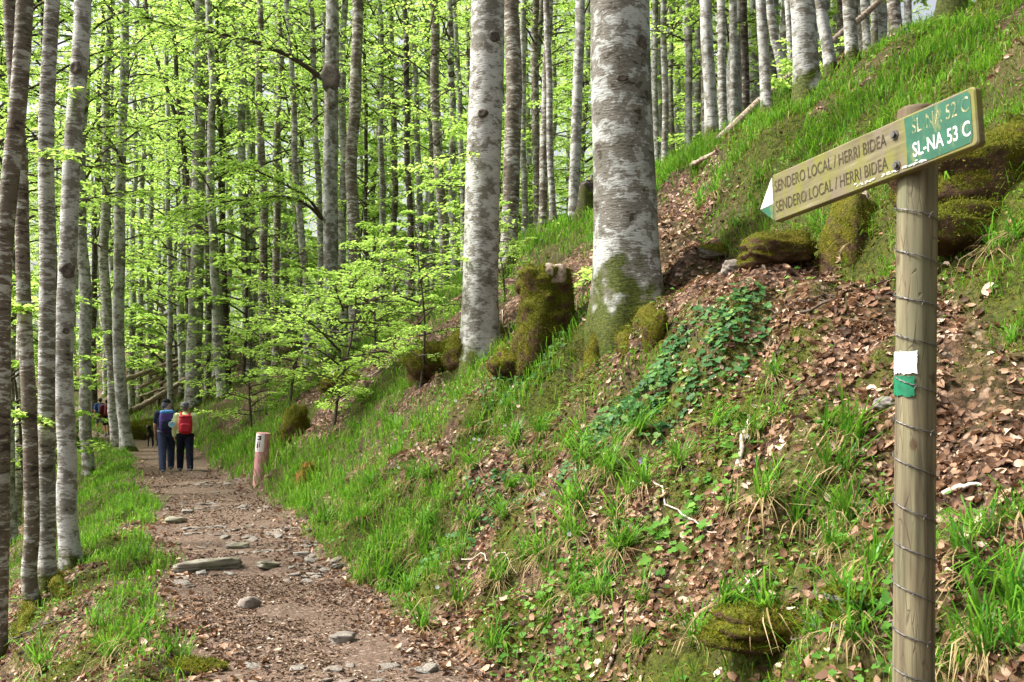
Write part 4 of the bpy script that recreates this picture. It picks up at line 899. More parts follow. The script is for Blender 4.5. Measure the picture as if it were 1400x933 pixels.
# ------------------------------------------------------------------ the leaning marker post
def build_marker():
    d = hit(355, 661, 12); x = at(355, d); z = float(H(x, d))
    b = NB('pink_wood'); o = b.obj(); n = b.noise(b.mapping(o, (8, 8, 3)), 3, 4)
    pm = b.principled(b.ramp(n, [(.3, (.36, .14, .145)), (.55, (.50, .25, .25)), (.75, (.64, .43, .43))]), .5, None, .4)
    root = empty('marker_post', (x, d, z), 0, 'leaning pinkish red round marker post in the grass beside the path', 'marker post')
    R0 = 18.5 / F * d / 2; top = up(592, d) - z; dx = (361.5 - 355.5) / F * d
    zs = np.array([-.25, 0, .3, .6, top - .02, top]); P = np.stack([dx * zs / top, -.04 * zs, zs], 1)
    mb = MB(); add_tube(mb, P, np.array([1, 1, 1, 1, 1, .95]) * R0, 28); body = link('post', mb.mesh('post', [pm]), root)
    wm = simple('marker_white', (.72, .66, .64), .55, .3, .08, 25); dm = simple('marker_ink', (.03, .03, .035), .6)
    def wrap(name, a0, a1, z0, z1, m, off):
        n = 14; A = np.radians(np.linspace(a0, a1, n)); V = []
        for zz in (z0, z1):
            for a in A: V.append([math.sin(a) * (R0 + off) + dx * zz / top, -math.cos(a) * (R0 + off) - .04 * zz, zz])
        j = np.arange(n - 1); mb = MB(); mb.add(V, np.stack([j, j + 1, j + n + 1, j + n], -1)); return link(name, mb.mesh(name, [m]), root)
    wrap('white_panel', -100, 26, top * .63, top - .012, wm, .003)
    wrap('emblem', -36, -2, top * .86, top * .945, dm, .006); wrap('emblem', -28, -18, top * .885, top * .92, wm, .009)
    wrap('emblem', -40, -24, top * .70, top * .80, dm, .006); wrap('emblem', -16, -8, top * .72, top * .80, dm, .006); wrap('emblem', -40, -8, top * .815, top * .83, dm, .006)
    wrap('emblem', -34, -28, top * .655, top * .675, dm, .006); wrap('emblem', -14, -8, top * .655, top * .675, dm, .006)
build_marker()

# ------------------------------------------------------------------ hikers and dog
SKIN = simple('skin', (.50, .29, .20), .55, .35, .1, 20)
def person(pos, heading, hgt, label, spec):
    s = hgt / 1.75
    root = empty('person', pos, heading, label, 'person'); root.scale = (s * 1.10, s, s)
    st_ = spec.get('stride', .18); ph = spec.get('phase', 1); arm = spec.get('arm', .12)
    hipL, hipR = np.array([-.088, 0, .93]), np.array([.088, 0, .93])
    fL = np.array([-.10, st_ * ph, .085]); fR = np.array([.10, -st_ * ph, .085 + (.02 if st_ > .05 else 0)])
    def knee(h, f): return (h + f) / 2 + np.array([0, .045 + .02 * (f[1] > 0), .02])
    kL, kR = knee(hipL, fL), knee(hipR, fR)
    shL, shR = np.array([-.185, -.01, 1.42]), np.array([.185, -.01, 1.42])
    eL, eR = np.array([-.245, -arm * ph * .4, 1.14]), np.array([.245, arm * ph * .4, 1.14])
    hL = np.array([-.235, .12 - arm * ph * .8, .92]); hR = np.array([.235, .12 + arm * ph * .8, .92])
    if spec.get('elbow'): hL = eL + [.03, .2, -.10]; hR = eR + [-.03, .2, -.10]
    hd = np.array([0, .035, 1.635])
    mb = MB()                                                            # the body, one skin
    ell(mb, (0, 0, 1.25), (.155, .10, .24)); ell(mb, (0, 0, 1.0), (.155, .105, .15)); cap(mb, shL, shR, .062, .062)
    cap(mb, (0, 0, 1.42), hd - [0, .015, .06], .056, .05)
    ell(mb, hd + [0, -.008, .025], (.076, .095, .108)); ell(mb, hd + [0, .03, -.045], (.056, .062, .06))
    yaw = spec.get('yaw', 0); cyw, syw = math.cos(yaw), math.sin(yaw)
    def hp(v): return hd + np.array([v[0] * cyw + v[1] * syw, -v[0] * syw + v[1] * cyw, v[2]])
    cap(mb, hp((0, .088, .012)), hp((0, .112, -.018)), .010, .016, 8)
    cap(mb, hp((-.02, .082, -.052)), hp((.02, .082, -.052)), .010, .010, 8)
    for sg in (-1, 1):
        ell(mb, hp((sg * .080, -.005, 0)), (.012, .022, .033), 10); ell(mb, hp((sg * .03, .08, .022)), (.016, .012, .011), 8)
    for a_, e_, h_ in ((shL, eL, hL), (shR, eR, hR)): chain(mb, [a_, e_, h_], [.052, .042, .029])
    for h_, k_, f_ in ((hipL, kL, fL), (hipR, kR, fR)): chain(mb, [h_, k_, f_], [.082, .058, .040])
    for f_ in (fL, fR): cap(mb, f_ + [0, -.03, -.045], f_ + [0, .15, -.055], .038, .03)
    for e_, h_, sg in ((eL, hL, -1), (eR, hR, 1)):
        d = (h_ - e_) / np.linalg.norm(h_ - e_); side = np.array([0, 1., 0]) - d * d[1]; side /= np.linalg.norm(side); pal = np.cross(d, side)
        ell(mb, h_ + d * .05, (.017, .038, .050), 12, rot=np.stack([pal, side, d], 1))
        for k, (o_, L_) in enumerate(((-.028, .058), (-.010, .072), (.010, .076), (.028, .066))):
            b0 = h_ + d * .085 + side * o_; b1 = b0 + d * L_ * .5 + pal * sg * -.006; b2 = b1 + d * L_ * .42 + pal * sg * -.022
            cap(mb, b0 - d * .02, b1, .0088, .0082, 7); cap(mb, b1, b2, .0082, .0068, 7)
        t0 = h_ + d * .025 + side * .034; t1 = t0 + side * .030 + d * .030; cap(mb, t0 - side * .01, t1, .011, .0095, 7); cap(mb, t1, t1 + d * .03 + side * .004, .0095, .008, 7)
    link('body', fuse(mb, 'body', [SKIN], .0085, 2), root)
    def cloth(name, fn, m, voxel=.012):
        mb = MB(); fn(mb); return link(name, fuse(mb, name, [m], voxel, 3), root)
    def shirt(mb):
        ell(mb, (0, -.005, 1.26), (.215, .145, .25), e=.85); ell(mb, (0, 0, 1.04), (.215, .15, .17), e=.85); cap(mb, shL, shR, .078, .078); cap(mb, (0, 0, 1.42), (0, .005, 1.475), .085, .066)
        for a_, e_, h_ in ((shL, eL, hL), (shR, eR, hR)):
            if spec.get('long'): chain(mb, [a_, e_, h_ - (h_ - e_) * .06], [.090, .074, .054])
            else: cap(mb, a_, a_ + (e_ - a_) * .68, .074, .066)
    cloth('jacket' if spec.get('long') else 'shirt', shirt, spec['top'])
    def legs(mb):
        ell(mb, (0, -.01, .96), (.200, .15, .15), e=.9)
        for h_, k_, f_ in ((hipL, kL, fL), (hipR, kR, fR)):
            if spec.get('shorts'): cap(mb, h_, k_ + [0, 0, .06], .100, .090)
            else: chain(mb, [h_, k_, f_ + [0, -.005, .01]], [.118, .090, .074])
    cloth('shorts' if spec.get('shorts') else 'trousers', legs, spec['bottom'])
    for f_ in (fL, fR):
        mb = MB(); cap(mb, f_ + [0, -.045, -.040], f_ + [0, .150, -.052], .047, .037); cap(mb, f_ + [0, -.02, 0], f_ + [0, -.02, .03], .052, .054); o = link('shoe', fuse(mb, 'shoe', [spec['shoe']], .01, 2), root)
    mb = MB(); ell(mb, hp((0, -.022, .035)), (.088, .102, .105)); ell(mb, hp((0, -.06, -.02)), (.070, .055, .06))
    link('hair', fuse(mb, 'hair', [spec['hair']], .01, 1), root)
    if 'hat' in spec:
        mb = MB(); ell(mb, hp((0, -.012, .082)), (.096, .110, .078), 20)
        if spec.get('brim') == 'cap':
            ell(mb, hp((0, .135, .055)), (.075, .075, .010), 20)
        elif spec.get('brim') == 'wide':
            ell(mb, hp((0, -.01, .045)), (.112, .125, .022), 20)
        link('hat', fuse(mb, 'hat', [spec['hat']], .01, 1), root)
    return root, s
def world_of(root, v): return root.matrix_basis @ __import__('mathutils').Vector(v)
def backpack(root, label, main, low, strap, size=(.155, .115, .25), zc=1.22, extras=()):
    bp = empty('backpack', root.location, root.rotation_euler[2], label, 'backpack'); bp.scale = root.scale
    yb = -.115 - size[1] * .72
    mb = MB(); ell(mb, (0, yb, zc), size, 24, .55); o = link('bag', mb.mesh('bag', [main]), bp)
    mb = MB(); ell(mb, (0, yb - size[1] * .72, zc - size[2] * .30), (size[0] * .80, size[1] * .55, size[2] * .52), 20, .55); link('pocket', mb.mesh('pocket', [low]), bp)
    mb = MB(); ell(mb, (0, yb - .01, zc + size[2] * .86), (size[0] * .95, size[1] * .95, size[2] * .20), 20, .7); link('lid', mb.mesh('lid', [extras[0] if extras else main]), bp)
    mb = MB(); add_tube(mb, [(-size[0] * .72, yb - size[1] * 1.26, zc - size[2] * .02), (0, yb - size[1] * 1.31, zc - size[2] * .0), (size[0] * .72, yb - size[1] * 1.26, zc - size[2] * .02)], .004, 6); link('zip', mb.mesh('zip', [low]), bp)
    for sg in (-1, 1):
        mb = MB(); P = [(sg * .055, yb + .05, zc + size[2] * .72), (sg * .085, -.10, 1.45), (sg * .105, -.02, 1.51), (sg * .11, .075, 1.475), (sg * .12, .135, 1.36), (sg * .13, .135, 1.22), (sg * .16, .05, 1.06), (sg * .13, -.13, 1.02)]
        add_tube(mb, P, .019, 8, 0, lambda i, a: .55 + .9 * np.abs(np.cos(a))); link('strap', mb.mesh('strap', [strap]), bp)
    return bp
PALE = simple('pale_trim', (.55, .55, .55), .6)
navy = simple('navy_cloth', (.018, .024, .05), .85, .1, .3, 18); dark = simple('dark_trousers', (.012, .014, .026), .85, .1, .3, 14); slate = simple('slate_trousers', (.035, .045, .085), .85, .1, .25, 14)
lime = simple('lime_jacket', (.56, .68, .33), .75, .2, .15, 10); redpk = simple('red_nylon', (.42, .012, .03), .55, .35, .2, 14); purple = simple('purple_nylon', (.055, .030, .17), .55, .35, .35, 9)
blue = simple('blue_nylon', (.05, .20, .48), .55, .35, .25, 12); black = simple('black_cloth', (.010, .010, .012), .8, .15); greyh = simple('grey_hair', (.10, .10, .11), .7, .3, .5, 40); shoe = simple('trail_shoe', (.13, .13, .14), .8, .2, .5, 20)
darkh = simple('dark_hair', (.02, .014, .010), .6, .3); maroon = simple('maroon_cloth', (.11, .018, .026), .8, .15, .25, 12); blue2 = simple('blue_cloth', (.03, .055, .16), .8, .15, .25, 12); greysh = simple('grey_shorts', (.12, .14, .2), .85, .1)
def ground_person(px, py, dmin, dz=0):
    x, y, z = gpt(px, py, dmin); return (x, y, z + .004)
HEAD = math.atan2(.36, .933)
pm = ground_person(228, 645, 18); pw_ = (at(253, pm[1] - .1), pm[1] - .1, float(H(at(253, pm[1] - .1), pm[1] - .1)) + .004)
man, ms_ = person(pm, HEAD, 1.76, 'hiker in a dark cap and navy shirt wearing a purple backpack', dict(top=navy, bottom=slate, shoe=shoe, hair=greyh, hat=black, brim='cap', yaw=.9, stride=.34, phase=-1))
woman, ws_ = person(pw_, HEAD, 1.68, 'hiker in a lime green jacket and black trousers wearing a red backpack', dict(top=lime, bottom=dark, shoe=shoe, hair=greyh, hat=greyh, brim='wide', long=True, stride=.27, phase=1, yaw=.25))
backpack(man, 'purple and blue hiking backpack on the back of the capped hiker', purple, navy, black, (.165, .125, .27), 1.23, (blue,))
backpack(woman, 'bright red backpack on the back of the hiker in lime green', redpk, redpk, redpk, (.155, .11, .24), 1.20)
cup = empty('mug', man.location, man.rotation_euler[2], 'light blue round mug hanging from the purple backpack', 'mug'); cup.scale = man.scale
mb = MB(); add_tube(mb, [(.095, -.372, 1.17), (.095, -.43, 1.165)], [.062, .066], 24); link('bowl', mb.mesh('bowl', [simple('mug_blue', (.16, .52, .66), .4, .4)]), cup)
mb = MB(); a_ = np.linspace(0, 6.2832, 25); add_tube(mb, np.stack([.095 + .066 * np.cos(a_), 0 * a_ - .431, 1.165 + .066 * np.sin(a_)], 1), .008, 6); add_tube(mb, [(.095, -.425, 1.235), (.10, -.38, 1.30)], .006, 6); link('rim', mb.mesh('rim', [PALE]), cup)
mb = MB(); a_ = np.linspace(0, 6.2832, 41); add_tube(mb, np.stack([.188 * np.cos(a_), .142 * np.sin(a_) - .01, 1.0 + .01 * np.sin(a_)], 1), .03, 8, 0, lambda i, a: .6 + .5 * np.abs(np.sin(a))); link('hip_belt', mb.mesh('hip_belt', [simple('belt_grey', (.16, .18, .26), .8)]), man)
pf = ground_person(137, 594, 30); pg = ground_person(146, 597, 30)
fm, _ = person(pf, HEAD + .35, 1.76, 'distant hiker in blue top and grey shorts, left of the one in maroon', dict(top=blue2, bottom=greysh, shorts=True, shoe=shoe, hair=darkh, stride=.12, phase=1))
fw, _ = person(pg, HEAD + .35, 1.68, 'distant hiker in a maroon top and black shorts beside the leaning twin trunks', dict(top=maroon, bottom=black, shorts=True, long=True, shoe=shoe, hair=darkh, stride=.14, phase=-1))
backpack(fm, 'dark blue backpack worn by the distant hiker in shorts', blue2, navy, black, (.14, .10, .22), 1.22)
backpack(fw, 'maroon backpack worn by the distant hiker in black shorts', maroon, maroon, maroon, (.16, .12, .25), 1.2)
def build_dog():
    p = gpt(208, 611, 24); root = empty('dog', (p[0], p[1], p[2]), HEAD + math.pi - .35, 'black dog standing on the path just left of the capped hiker', 'dog')
    mb = MB(); ell(mb, (0, .14, .50), (.115, .20, .145)); ell(mb, (0, -.16, .52), (.095, .20, .115)); cap(mb, (0, .25, .56), (0, .36, .72), .085, .07)
    ell(mb, (0, .40, .755), (.072, .095, .075)); cap(mb, (0, .46, .735), (0, .57, .715), .045, .032)
    for sg in (-1, 1):
        ell(mb, (sg * .075, .37, .745), (.018, .035, .062), 10)
        chain(mb, [(sg * .075, .20, .46), (sg * .078, .17, .30), (sg * .078, .19, .16), (sg * .078, .19, .035)], [.058, .040, .030, .027]); ell(mb, (sg * .078, .215, .028), (.034, .05, .026), 10)
        chain(mb, [(sg * .072, -.26, .50), (sg * .078, -.22, .34), (sg * .078, -.35, .20), (sg * .078, -.32, .035)], [.075, .052, .030, .027]); ell(mb, (sg * .078, -.295, .028), (.034, .05, .026), 10)
    chain(mb, [(0, -.34, .56), (0, -.46, .50), (0, -.55, .36)], [.035, .028, .016])
    link('body', fuse(mb, 'body', [simple('black_fur', (.012, .011, .011), .7, .25, .4, 30)], .012, 2), root)
build_dog()

M['rotwood'] = simple('rotten_wood', (.11, .055, .026), .95, .1, .6, 22)
# ------------------------------------------------------------------ stumps, mossy stones, logs
def stump():
    d = hit(742, 472, 10); x = at(742, d); z = float(H(x, d)); R0 = 66 / F * d / 2; top = up(360, d) - z
    q = np.random.default_rng(4); mb = MB()
    zs = np.linspace(-.35, top * .92, 14)
    add_tube(mb, np.stack([.05 * np.sin(zs * 2) - .04 * zs, 0 * zs, zs], 1), R0 * (1 + .05 * np.sin(zs * 6)), 28, 0, lambda i, a: 1 + .14 * np.sin(3 * a + i * .2) + .09 * np.sin(5 * a - i * .4) + .3 * math.exp(-max(zs[i], 0) / .2))
    for k in range(7):
        a = k * .9 + .3; cap(mb, (math.cos(a) * R0 * .6, math.sin(a) * R0 * .6, top * .8), (math.cos(a) * R0 * .70 - .03, math.sin(a) * R0 * .7, top * (.93 + .09 * q.uniform())), .13, .018)
    for a in (2.6, 4.0, 5.2, .3): cap(mb, (math.cos(a) * R0 * .7, math.sin(a) * R0 * .7, .12), (math.cos(a) * R0 * 1.2, math.sin(a) * R0 * 1.2, -.34), .16, .09)
    for k in range(26):
        a = q.uniform(0, 6.28); zz = q.uniform(.0, top * .9); ell(mb, (math.cos(a) * R0 * .95, math.sin(a) * R0 * .95, zz), tuple(q.uniform(.05, .10, 3)), 10)
    root = empty('tree_stump', (x, d, z), 0, 'tall rotten stump wrapped in dark green moss between the two great beeches', 'tree stump')
    link('stump', fuzzed(fuse(mb, 'stump', [M['moss']], .025, 2), 16000, .026, 4), root)
    mb = MB()
    for k in range(6): add_tube(mb, [(R0 * .10 + .035 * k, -R0 * .62 + q.normal(0, .02), top * .72), (R0 * .10 + .036 * k, -R0 * .55 + q.normal(0, .02), top * .88), (R0 * .10 + .037 * k, -R0 * .5 + q.normal(0, .02), top * (.94 + q.uniform(-.06, .03)))], [.07, .065, .05], 8, 0)
    tag(link('broken_wood', fuse(mb, 'broken_wood', [M['log']], .016, 2), root), 'pale splintered top')
    mb = MB(); ell(mb, (0, 0, 0), (.12, .04, .11), 20, disp=lambda D: 1 + .9 * noise3(D, 2.5, 5)); o = link('rot_patch', fuzzed(mb.mesh('rot_patch', [M['mossorange']]), 500, .02, 8), root, (.0, -R0 * 1.02, .20)); tag(o, 'rust brown rotten wood')
stump()
def small_stump(px, py, wpx, hpx, label, mat, dmin=8, d=None):
    d = d or hit(px, py, dmin) or 20; x = at(px, d); z = float(H(x, d)); r = wpx / F * d / 2; h = hpx / F * d
    zs = np.linspace(-.9, h, 14); q = np.random.default_rng(int(px)); mb = MB()
    add_tube(mb, np.stack([.05 * zs, 0 * zs, zs], 1), np.full(14, r), 24, 0, lambda i, a: (1 + .13 * np.sin(4 * a + i * .3) + .08 * np.sin(9 * a)) * (1 + .5 * math.exp(-max(zs[i], 0) / .15)) * (1 if i < 13 else .6 + .3 * np.sin(3 * a)))
    root = empty('tree_stump', (x, d, z), 0, label, 'tree stump'); me = mb.mesh('stump', [M[mat]]); link('stump', fuzzed(me, 5000, .026, 3) if mat == 'moss' else me, root)
    mb = MB(); add_tube(mb, [(r * .5, -.1 * r, h * .8), (r * .6, 0, h * 1.15)], [r * .4, r * .12], 8); link('broken_wood', mb.mesh('broken_wood', [M['log']]), root)
small_stump(802, 297, 22, 48, 'small dark stump on the ridge behind the thickest beech', 'bark_dark')
small_stump(1168, 322, 52, 50, 'dark crumbling mossy stump behind the arrow board, above the side trail', 'moss', 6)
def rock(px, py, rx, ry, rz, label, mat, seed, sink=.25, rot=0, dmin=3, name='mossy_rock', cat='rock', d=None, amp=.4):
    d = d or hit(px, py, dmin) or 10; x = at(px, d); z = float(H(x, d)); n = Hn(np.array([x]), np.array([d]))[0]
    me = boulder_mesh(name, (rx, ry, rz), M[mat], seed, 44, amp)
    if mat in ('moss', 'mossrock', 'mossorange'): me = fuzzed(me, int(1500 + 9000 * min(1, rx * ry + ry * rz + rx * rz) * (2 if mat == 'moss' else .5)), .0030 * d ** .8 if d > 8 else .024, seed)
    o = link(name, me, None, (x, d, z + rz * (1 - 2 * sink) * .5)); o.rotation_euler = (0, 0, rot); return tag(o, label, cat)
rock(404, 598, .30, .30, .52, 'tall mossy ochre boulder on the bank above the marker post', 'moss', 1, dmin=12, sink=.2)
rock(422, 664, .20, .2, .30, 'small rusty brown mossy stone in the grass right of the marker post', 'mossorange', 2, dmin=10)
rock(468, 532, .46, .35, .26, 'long mossy boulder with a bare white top beside the young beech', 'moss', 3, dmin=12)
rock(463, 517, .17, .13, .10, 'white bare stone cap resting on the long mossy boulder', 'palewood', 4, dmin=12, sink=-.5, name='white_stone')
rock(590, 505, .42, .35, .36, 'mossy hummock left of the stout pale beech, above the sticks', 'moss', 5, dmin=9)
rock(648, 492, .50, .36, .34, 'broad mossy root mound right under the stout pale beech', 'moss', 6, dmin=9)
rock(700, 505, .25, .22, .20, 'low mossy mound between the stout pale beech and the stump', 'moss', 26, dmin=9)
rock(898, 470, .11, .12, .25, 'upright yellow green mossy root knob right of the thickest beech', 'moss', 8, dmin=6)
rock(1345, 262, .62, .34, .26, 'upper of the two mossy boulders right of the signpost board', 'moss', 9, dmin=5)
rock(1330, 330, .52, .20, .17, 'lower long mossy boulder right of the signpost post', 'moss', 10, dmin=5, rot=.2)
rock(1385, 225, .3, .25, .2, 'mossy stone at the right edge above the two mossy boulders', 'moss', 19, dmin=5)
rock(1168, 838, .125, .10, .075, 'grey stone with a mossy corner low beside the signpost', 'mossrock', 11, rot=.5, amp=.5)
rock(1045, 875, .30, .18, .11, 'flat green mossy hump at the bottom of the bank', 'moss', 12)
rock(1210, 560, .06, .05, .04, 'small half buried grey stone left of the white blaze', 'stone', 13, name='stone')
rock(265, 922, .20, .13, .07, 'flat mossy stone at the bottom edge of the path', 'mossrock', 14, name='mossy_stone')
rock(205, 585, .85, .6, .55, 'large ochre mossy boulder beyond the hikers at the path bend', 'moss', 15, dmin=30, d=43)
rock(1000, 372, .09, .07, .07, 'small jutting grey stone on the side trail', 'stone', 16, name='stone')
rock(975, 350, .16, .12, .09, 'low grey stone at the far end of the side trail', 'mossrock', 17, name='stone')
rock(1060, 352, .35, .22, .16, 'mossy lump on the uphill edge of the side trail', 'moss', 18)
def log(pts, wpx, label, mat='log', group=None, name='fallen_log', ends=.8):
    P = np.array([(at(px, d), d, up(py, d)) for px, py, d in pts]); o = P.mean(0); g = np.linspace(0, 1, 14); f = np.linspace(0, 1, len(P))
    Q = np.stack([np.interp(g, f, P[:, i]) for i in range(3)], 1) - o; r = wpx / F * o[1] / 2; q = np.random.default_rng(int(pts[0][0]))
    Q[1:-1] += q.normal(0, r * .15, (12, 3)); mb = MB(); add_tube(mb, Q, np.linspace(r, r * ends, 14), 12, 0, lambda i, a: 1 + .07 * np.sin(3 * a + i) + .05 * np.sin(5 * a - i * .7))
    return tag(link(name, mb.mesh(name, [M[mat]]), None, o), label, 'fallen log', group)
log([(966, 206, (hit(966, 206, 8) or 17.2) - .1), (1030, 147, 17.0), (1067, 115, 17.3), (1116, 75, 17.8), (1206, -2, 18.6)], 11, 'long brown fallen log leaning uphill behind the bright thick ridge beech')
log([(945, 226, (hit(945, 226, 8) or 18) - .1), (980, 208, (hit(980, 208, 8) or 17) - .1)], 7, 'short broken log on the grass below the long fallen log')
log([(172, 519, 47), (212, 504, 47.5), (253, 489, 48)], 6.5, 'topmost pale pole of the heap of fallen poles behind the hikers')
log([(204, 513, 47.4), (256, 493, 48.2)], 6, 'second pale pole of the heap, just under the topmost one')
log([(191, 530, 47), (240, 505, 48)], 5, 'third pole of the fallen heap behind the hikers')
log([(217, 526, 47.8), (262, 503, 48.2)], 4, 'thin short pole in the middle of the fallen heap')
log([(183, 560, 45.8), (220, 540, 46), (257, 517, 46.5)], 8, 'lowest and thickest pole of the heap, lying on the leafy ground')
log([(190, 543, 47.2), (236, 527, 47.8)], 4, 'thin pole low in the fallen heap, above the thickest one')
log([(176, 450, 50), (215, 436, 50.5), (258, 418, 51)], 5, 'dark broken trunk hung up among the trees above the fallen poles')
log([(186, 386, 50.5), (226, 425, 51)], 5, 'pale snapped stem slanting down to the hung up dark trunk')
log([(282, 477, 47), (335, 459, 47.5)], 5, 'fallen trunk lying behind the bent foot beech')
log([(312, 398, 52), (345, 388, 52)], 4, 'short pale log high between the trunks above the path bend')
log([(505, 412, 37), (545, 400, 37.5)], 6, 'short pale log on the ridge behind the crooked young beech')
log([(560, 362, 44), (594, 354, 44)], 5, 'thin grey log lying between trunks on the far ridge')

# the slab and other stones in the path
def flat_stone(name, L, W, Hh, mat, seed):
    q = np.random.default_rng(seed); mb = MB()
    ell(mb, (0, 0, 0), (L / 2, W / 2, Hh / 2), 30, .55, disp=lambda D: 1 + .28 * noise3(D, 1.6, seed) * 2 + .12 * noise3(D, 5, seed + 2) * 2)
    return mb.mesh(name, [M[mat]], smooth=True)
def stone_at(px, py, L, W, Hh, label, seed, rot=0, tilt=0, mat='slab', name='flat_stone'):
    x, y, z = gpt(px, py, 5); o = link(name, flat_stone(name, L, W, Hh, mat, seed), None, (x, y, z + Hh * .22)); o.rotation_euler = (0, tilt, rot); return tag(o, label, 'stone')
stone_at(284, 777, .66, .20, .13, 'long dark slab of layered rock lying across the left of the path', 2, .42, -.05)
stone_at(326, 750, .28, .17, .09, 'flat greenish stone just beyond the long slab', 3, .2)
stone_at(366, 776, .22, .16, .08, 'dark edged flat stone right of the long slab', 4, .7, .1)
stone_at(342, 829, .17, .14, .11, 'angular stone with a dark side in the middle of the path', 5, 1.0, .2, 'stone')
stone_at(240, 715, .30, .20, .11, 'dark low stone at the left edge of the path', 6, .3)
stone_at(468, 878, .18, .12, .08, 'largest pale stone near the bottom of the path', 9, .2, 0, 'stone')
STONES = [flat_stone('path_stone', 1, .72, .42, 'stone', 50 + i) for i in range(7)]
def path_stones():
    q = np.random.default_rng(77); c = 0; tries = 0
    while c < 290 and tries < 20000:
        tries += 1; d = 6.2 + 16 * q.uniform() ** 1.1; s0 = d * 1.02; tm = float(t_mid(s0)); t = tm + q.uniform(-.95, 1.05); x, y = xy(s0, t); x, y = float(x), float(y)
        wgt = float(sstep(.36, .66, vnoise(x * 1.1, y * 1.1, 33))) * (.35 + .65 * float(sstep(-.7, .3, t - tm)))
        if q.uniform() > wgt or y < 6: continue
        sz = float(np.clip(q.lognormal(-2.4, .5), .045, .26)); o = link('path_stone', STONES[int(q.integers(7))], None, (x, y, float(H(x, y)) + sz * .02)); o.scale = (sz, sz, sz * q.uniform(.3, .75)); o.rotation_euler = (q.normal(0, .15), q.normal(0, .15), q.uniform(0, 6.28))
        tag(o, 'small grey stone embedded in the brown dirt path', 'stone', 'small stones embedded in the path'); c += 1
path_stones()

# ------------------------------------------------------------------ plants on the bank
def tuft_mesh(i):
    q = np.random.default_rng(600 + i); mb = MB()
    for (n, L0, L1, Wd, m, ln) in ((30 + 5 * (i % 4), .10, .32, .0085, 0, .6 + .14 * (i % 4)), (34, .10, .24, .006, 1, 1.5)):
        az = q.uniform(0, 6.28, n); le = np.abs(q.normal(ln, .4, n)) + .1; B = np.stack([q.normal(0, .025, n), q.normal(0, .025, n), np.zeros(n)], 1)
        D = np.stack([np.cos(az), np.sin(az), 0 * az], 1); S = np.stack([-np.sin(az), np.cos(az), 0 * az], 1); L = q.uniform(L0, L1, n)[:, None]; W = (Wd * q.uniform(.7, 1.3, n))[:, None]; le = le[:, None]; U = np.array([0, 0, 1.])
        dr = .0 if m == 0 else .9
        p1 = B + U * L * .42 * (1 - .5 * dr) + D * L * .18 * le; p2 = B + U * L * (.72 - .75 * dr) + D * L * .48 * le; p3 = B + U * L * (.92 - .30 * np.minimum(le, 2.2) - 1.0 * dr) + D * L * (.80 - .15 * dr) * le
        V = np.stack([B - S * W * .4, B + S * W * .4, p1 + S * W * .5, p1 - S * W * .5, p2 + S * W * .38, p2 - S * W * .38, p3], 1).reshape(-1, 3); k = np.arange(n)[:, None] * 7
        mb.add(V, (k[:, :, None] + np.array([[[0, 1, 2, 3], [3, 2, 4, 5]]])).reshape(-1, 4), m); f = k + np.array([[5, 4, 6]]) + mb.n - len(V); mb.f.append(f); mb.m.append(np.full(len(f), m))
    return mb.mesh('rush_tuft', [M['rush'], M['straw']])
TUFTS = [tuft_mesh(i) for i in range(7)]
def tufts():
    q = np.random.default_rng(88)
    pts = [(1150, 510), (1105, 505), (1185, 495), (1030, 605), (1045, 690), (1000, 700), (1130, 655), (1160, 670), (1195, 612), (1210, 640), (1290, 655), (1312, 745), (1355, 735), (1388, 860), (1345, 885), (1182, 890), (985, 835), (952, 882), (1210, 700), (1150, 710), (1385, 470), (1360, 350), (1390, 330), (1300, 690),
           (820, 650), (792, 700), (720, 640), (690, 710), (665, 690), (560, 670), (522, 745), (560, 815), (470, 650), (600, 745), (640, 690), (760, 610), (860, 590), (740, 765), (850, 760), (700, 560), (790, 460), (640, 600), (585, 610), (545, 590), (505, 690), (440, 720), (420, 700), (610, 690), (625, 830), (690, 790), (900, 740), (880, 830), (930, 640), (1370, 780), (1395, 640), (1090, 730), (1060, 570), (980, 590),
           (232, 893), (180, 885), (160, 835), (205, 850), (150, 905), (250, 905), (130, 860), (110, 740), (185, 770), (60, 915), (215, 800)]
    for _ in range(95): pts.append((q.uniform(430, 900), q.uniform(560, 900)))
    for _ in range(45): pts.append((q.uniform(1000, 1400), q.uniform(480, 930)))
    for _ in range(20): pts.append((q.uniform(930, 1400), q.uniform(240, 350)))
    for k, (px, py) in enumerate(pts):
        d = hit(px, py, 3.3)
        if d is None: continue
        x = at(px, d); s, t, r, l = [float(v) for v in zones(x, d)]
        if max(r, l) < .05 or (r > 0 and abs(t - float(t_upper(s)) + .1) < .45 and s > 3.5) or math.hypot(x - 1.23, d - 3.016) < .35 or math.hypot(x - 1.3, d - 11) < .6: continue
        o = link('rush_tuft', TUFTS[k % 7], None, (x, d, float(H(x, d)) - .01)); sc = q.uniform(.6, 1.25) * (1 if d < 7 else 1.15); o.scale = (sc, sc, sc * q.uniform(.85, 1.2)); n = Hn(np.array([x]), np.array([d]))[0]
        o.rotation_euler = (-n[1] * .45, n[0] * .45, 0); o.rotation_euler[2] = q.uniform(0, 6.28)
        tag(o, 'bright green tuft of wood rush with straw coloured old blades on the banks', 'grass tuft', 'tufts of wood rush on the banks')
tufts()
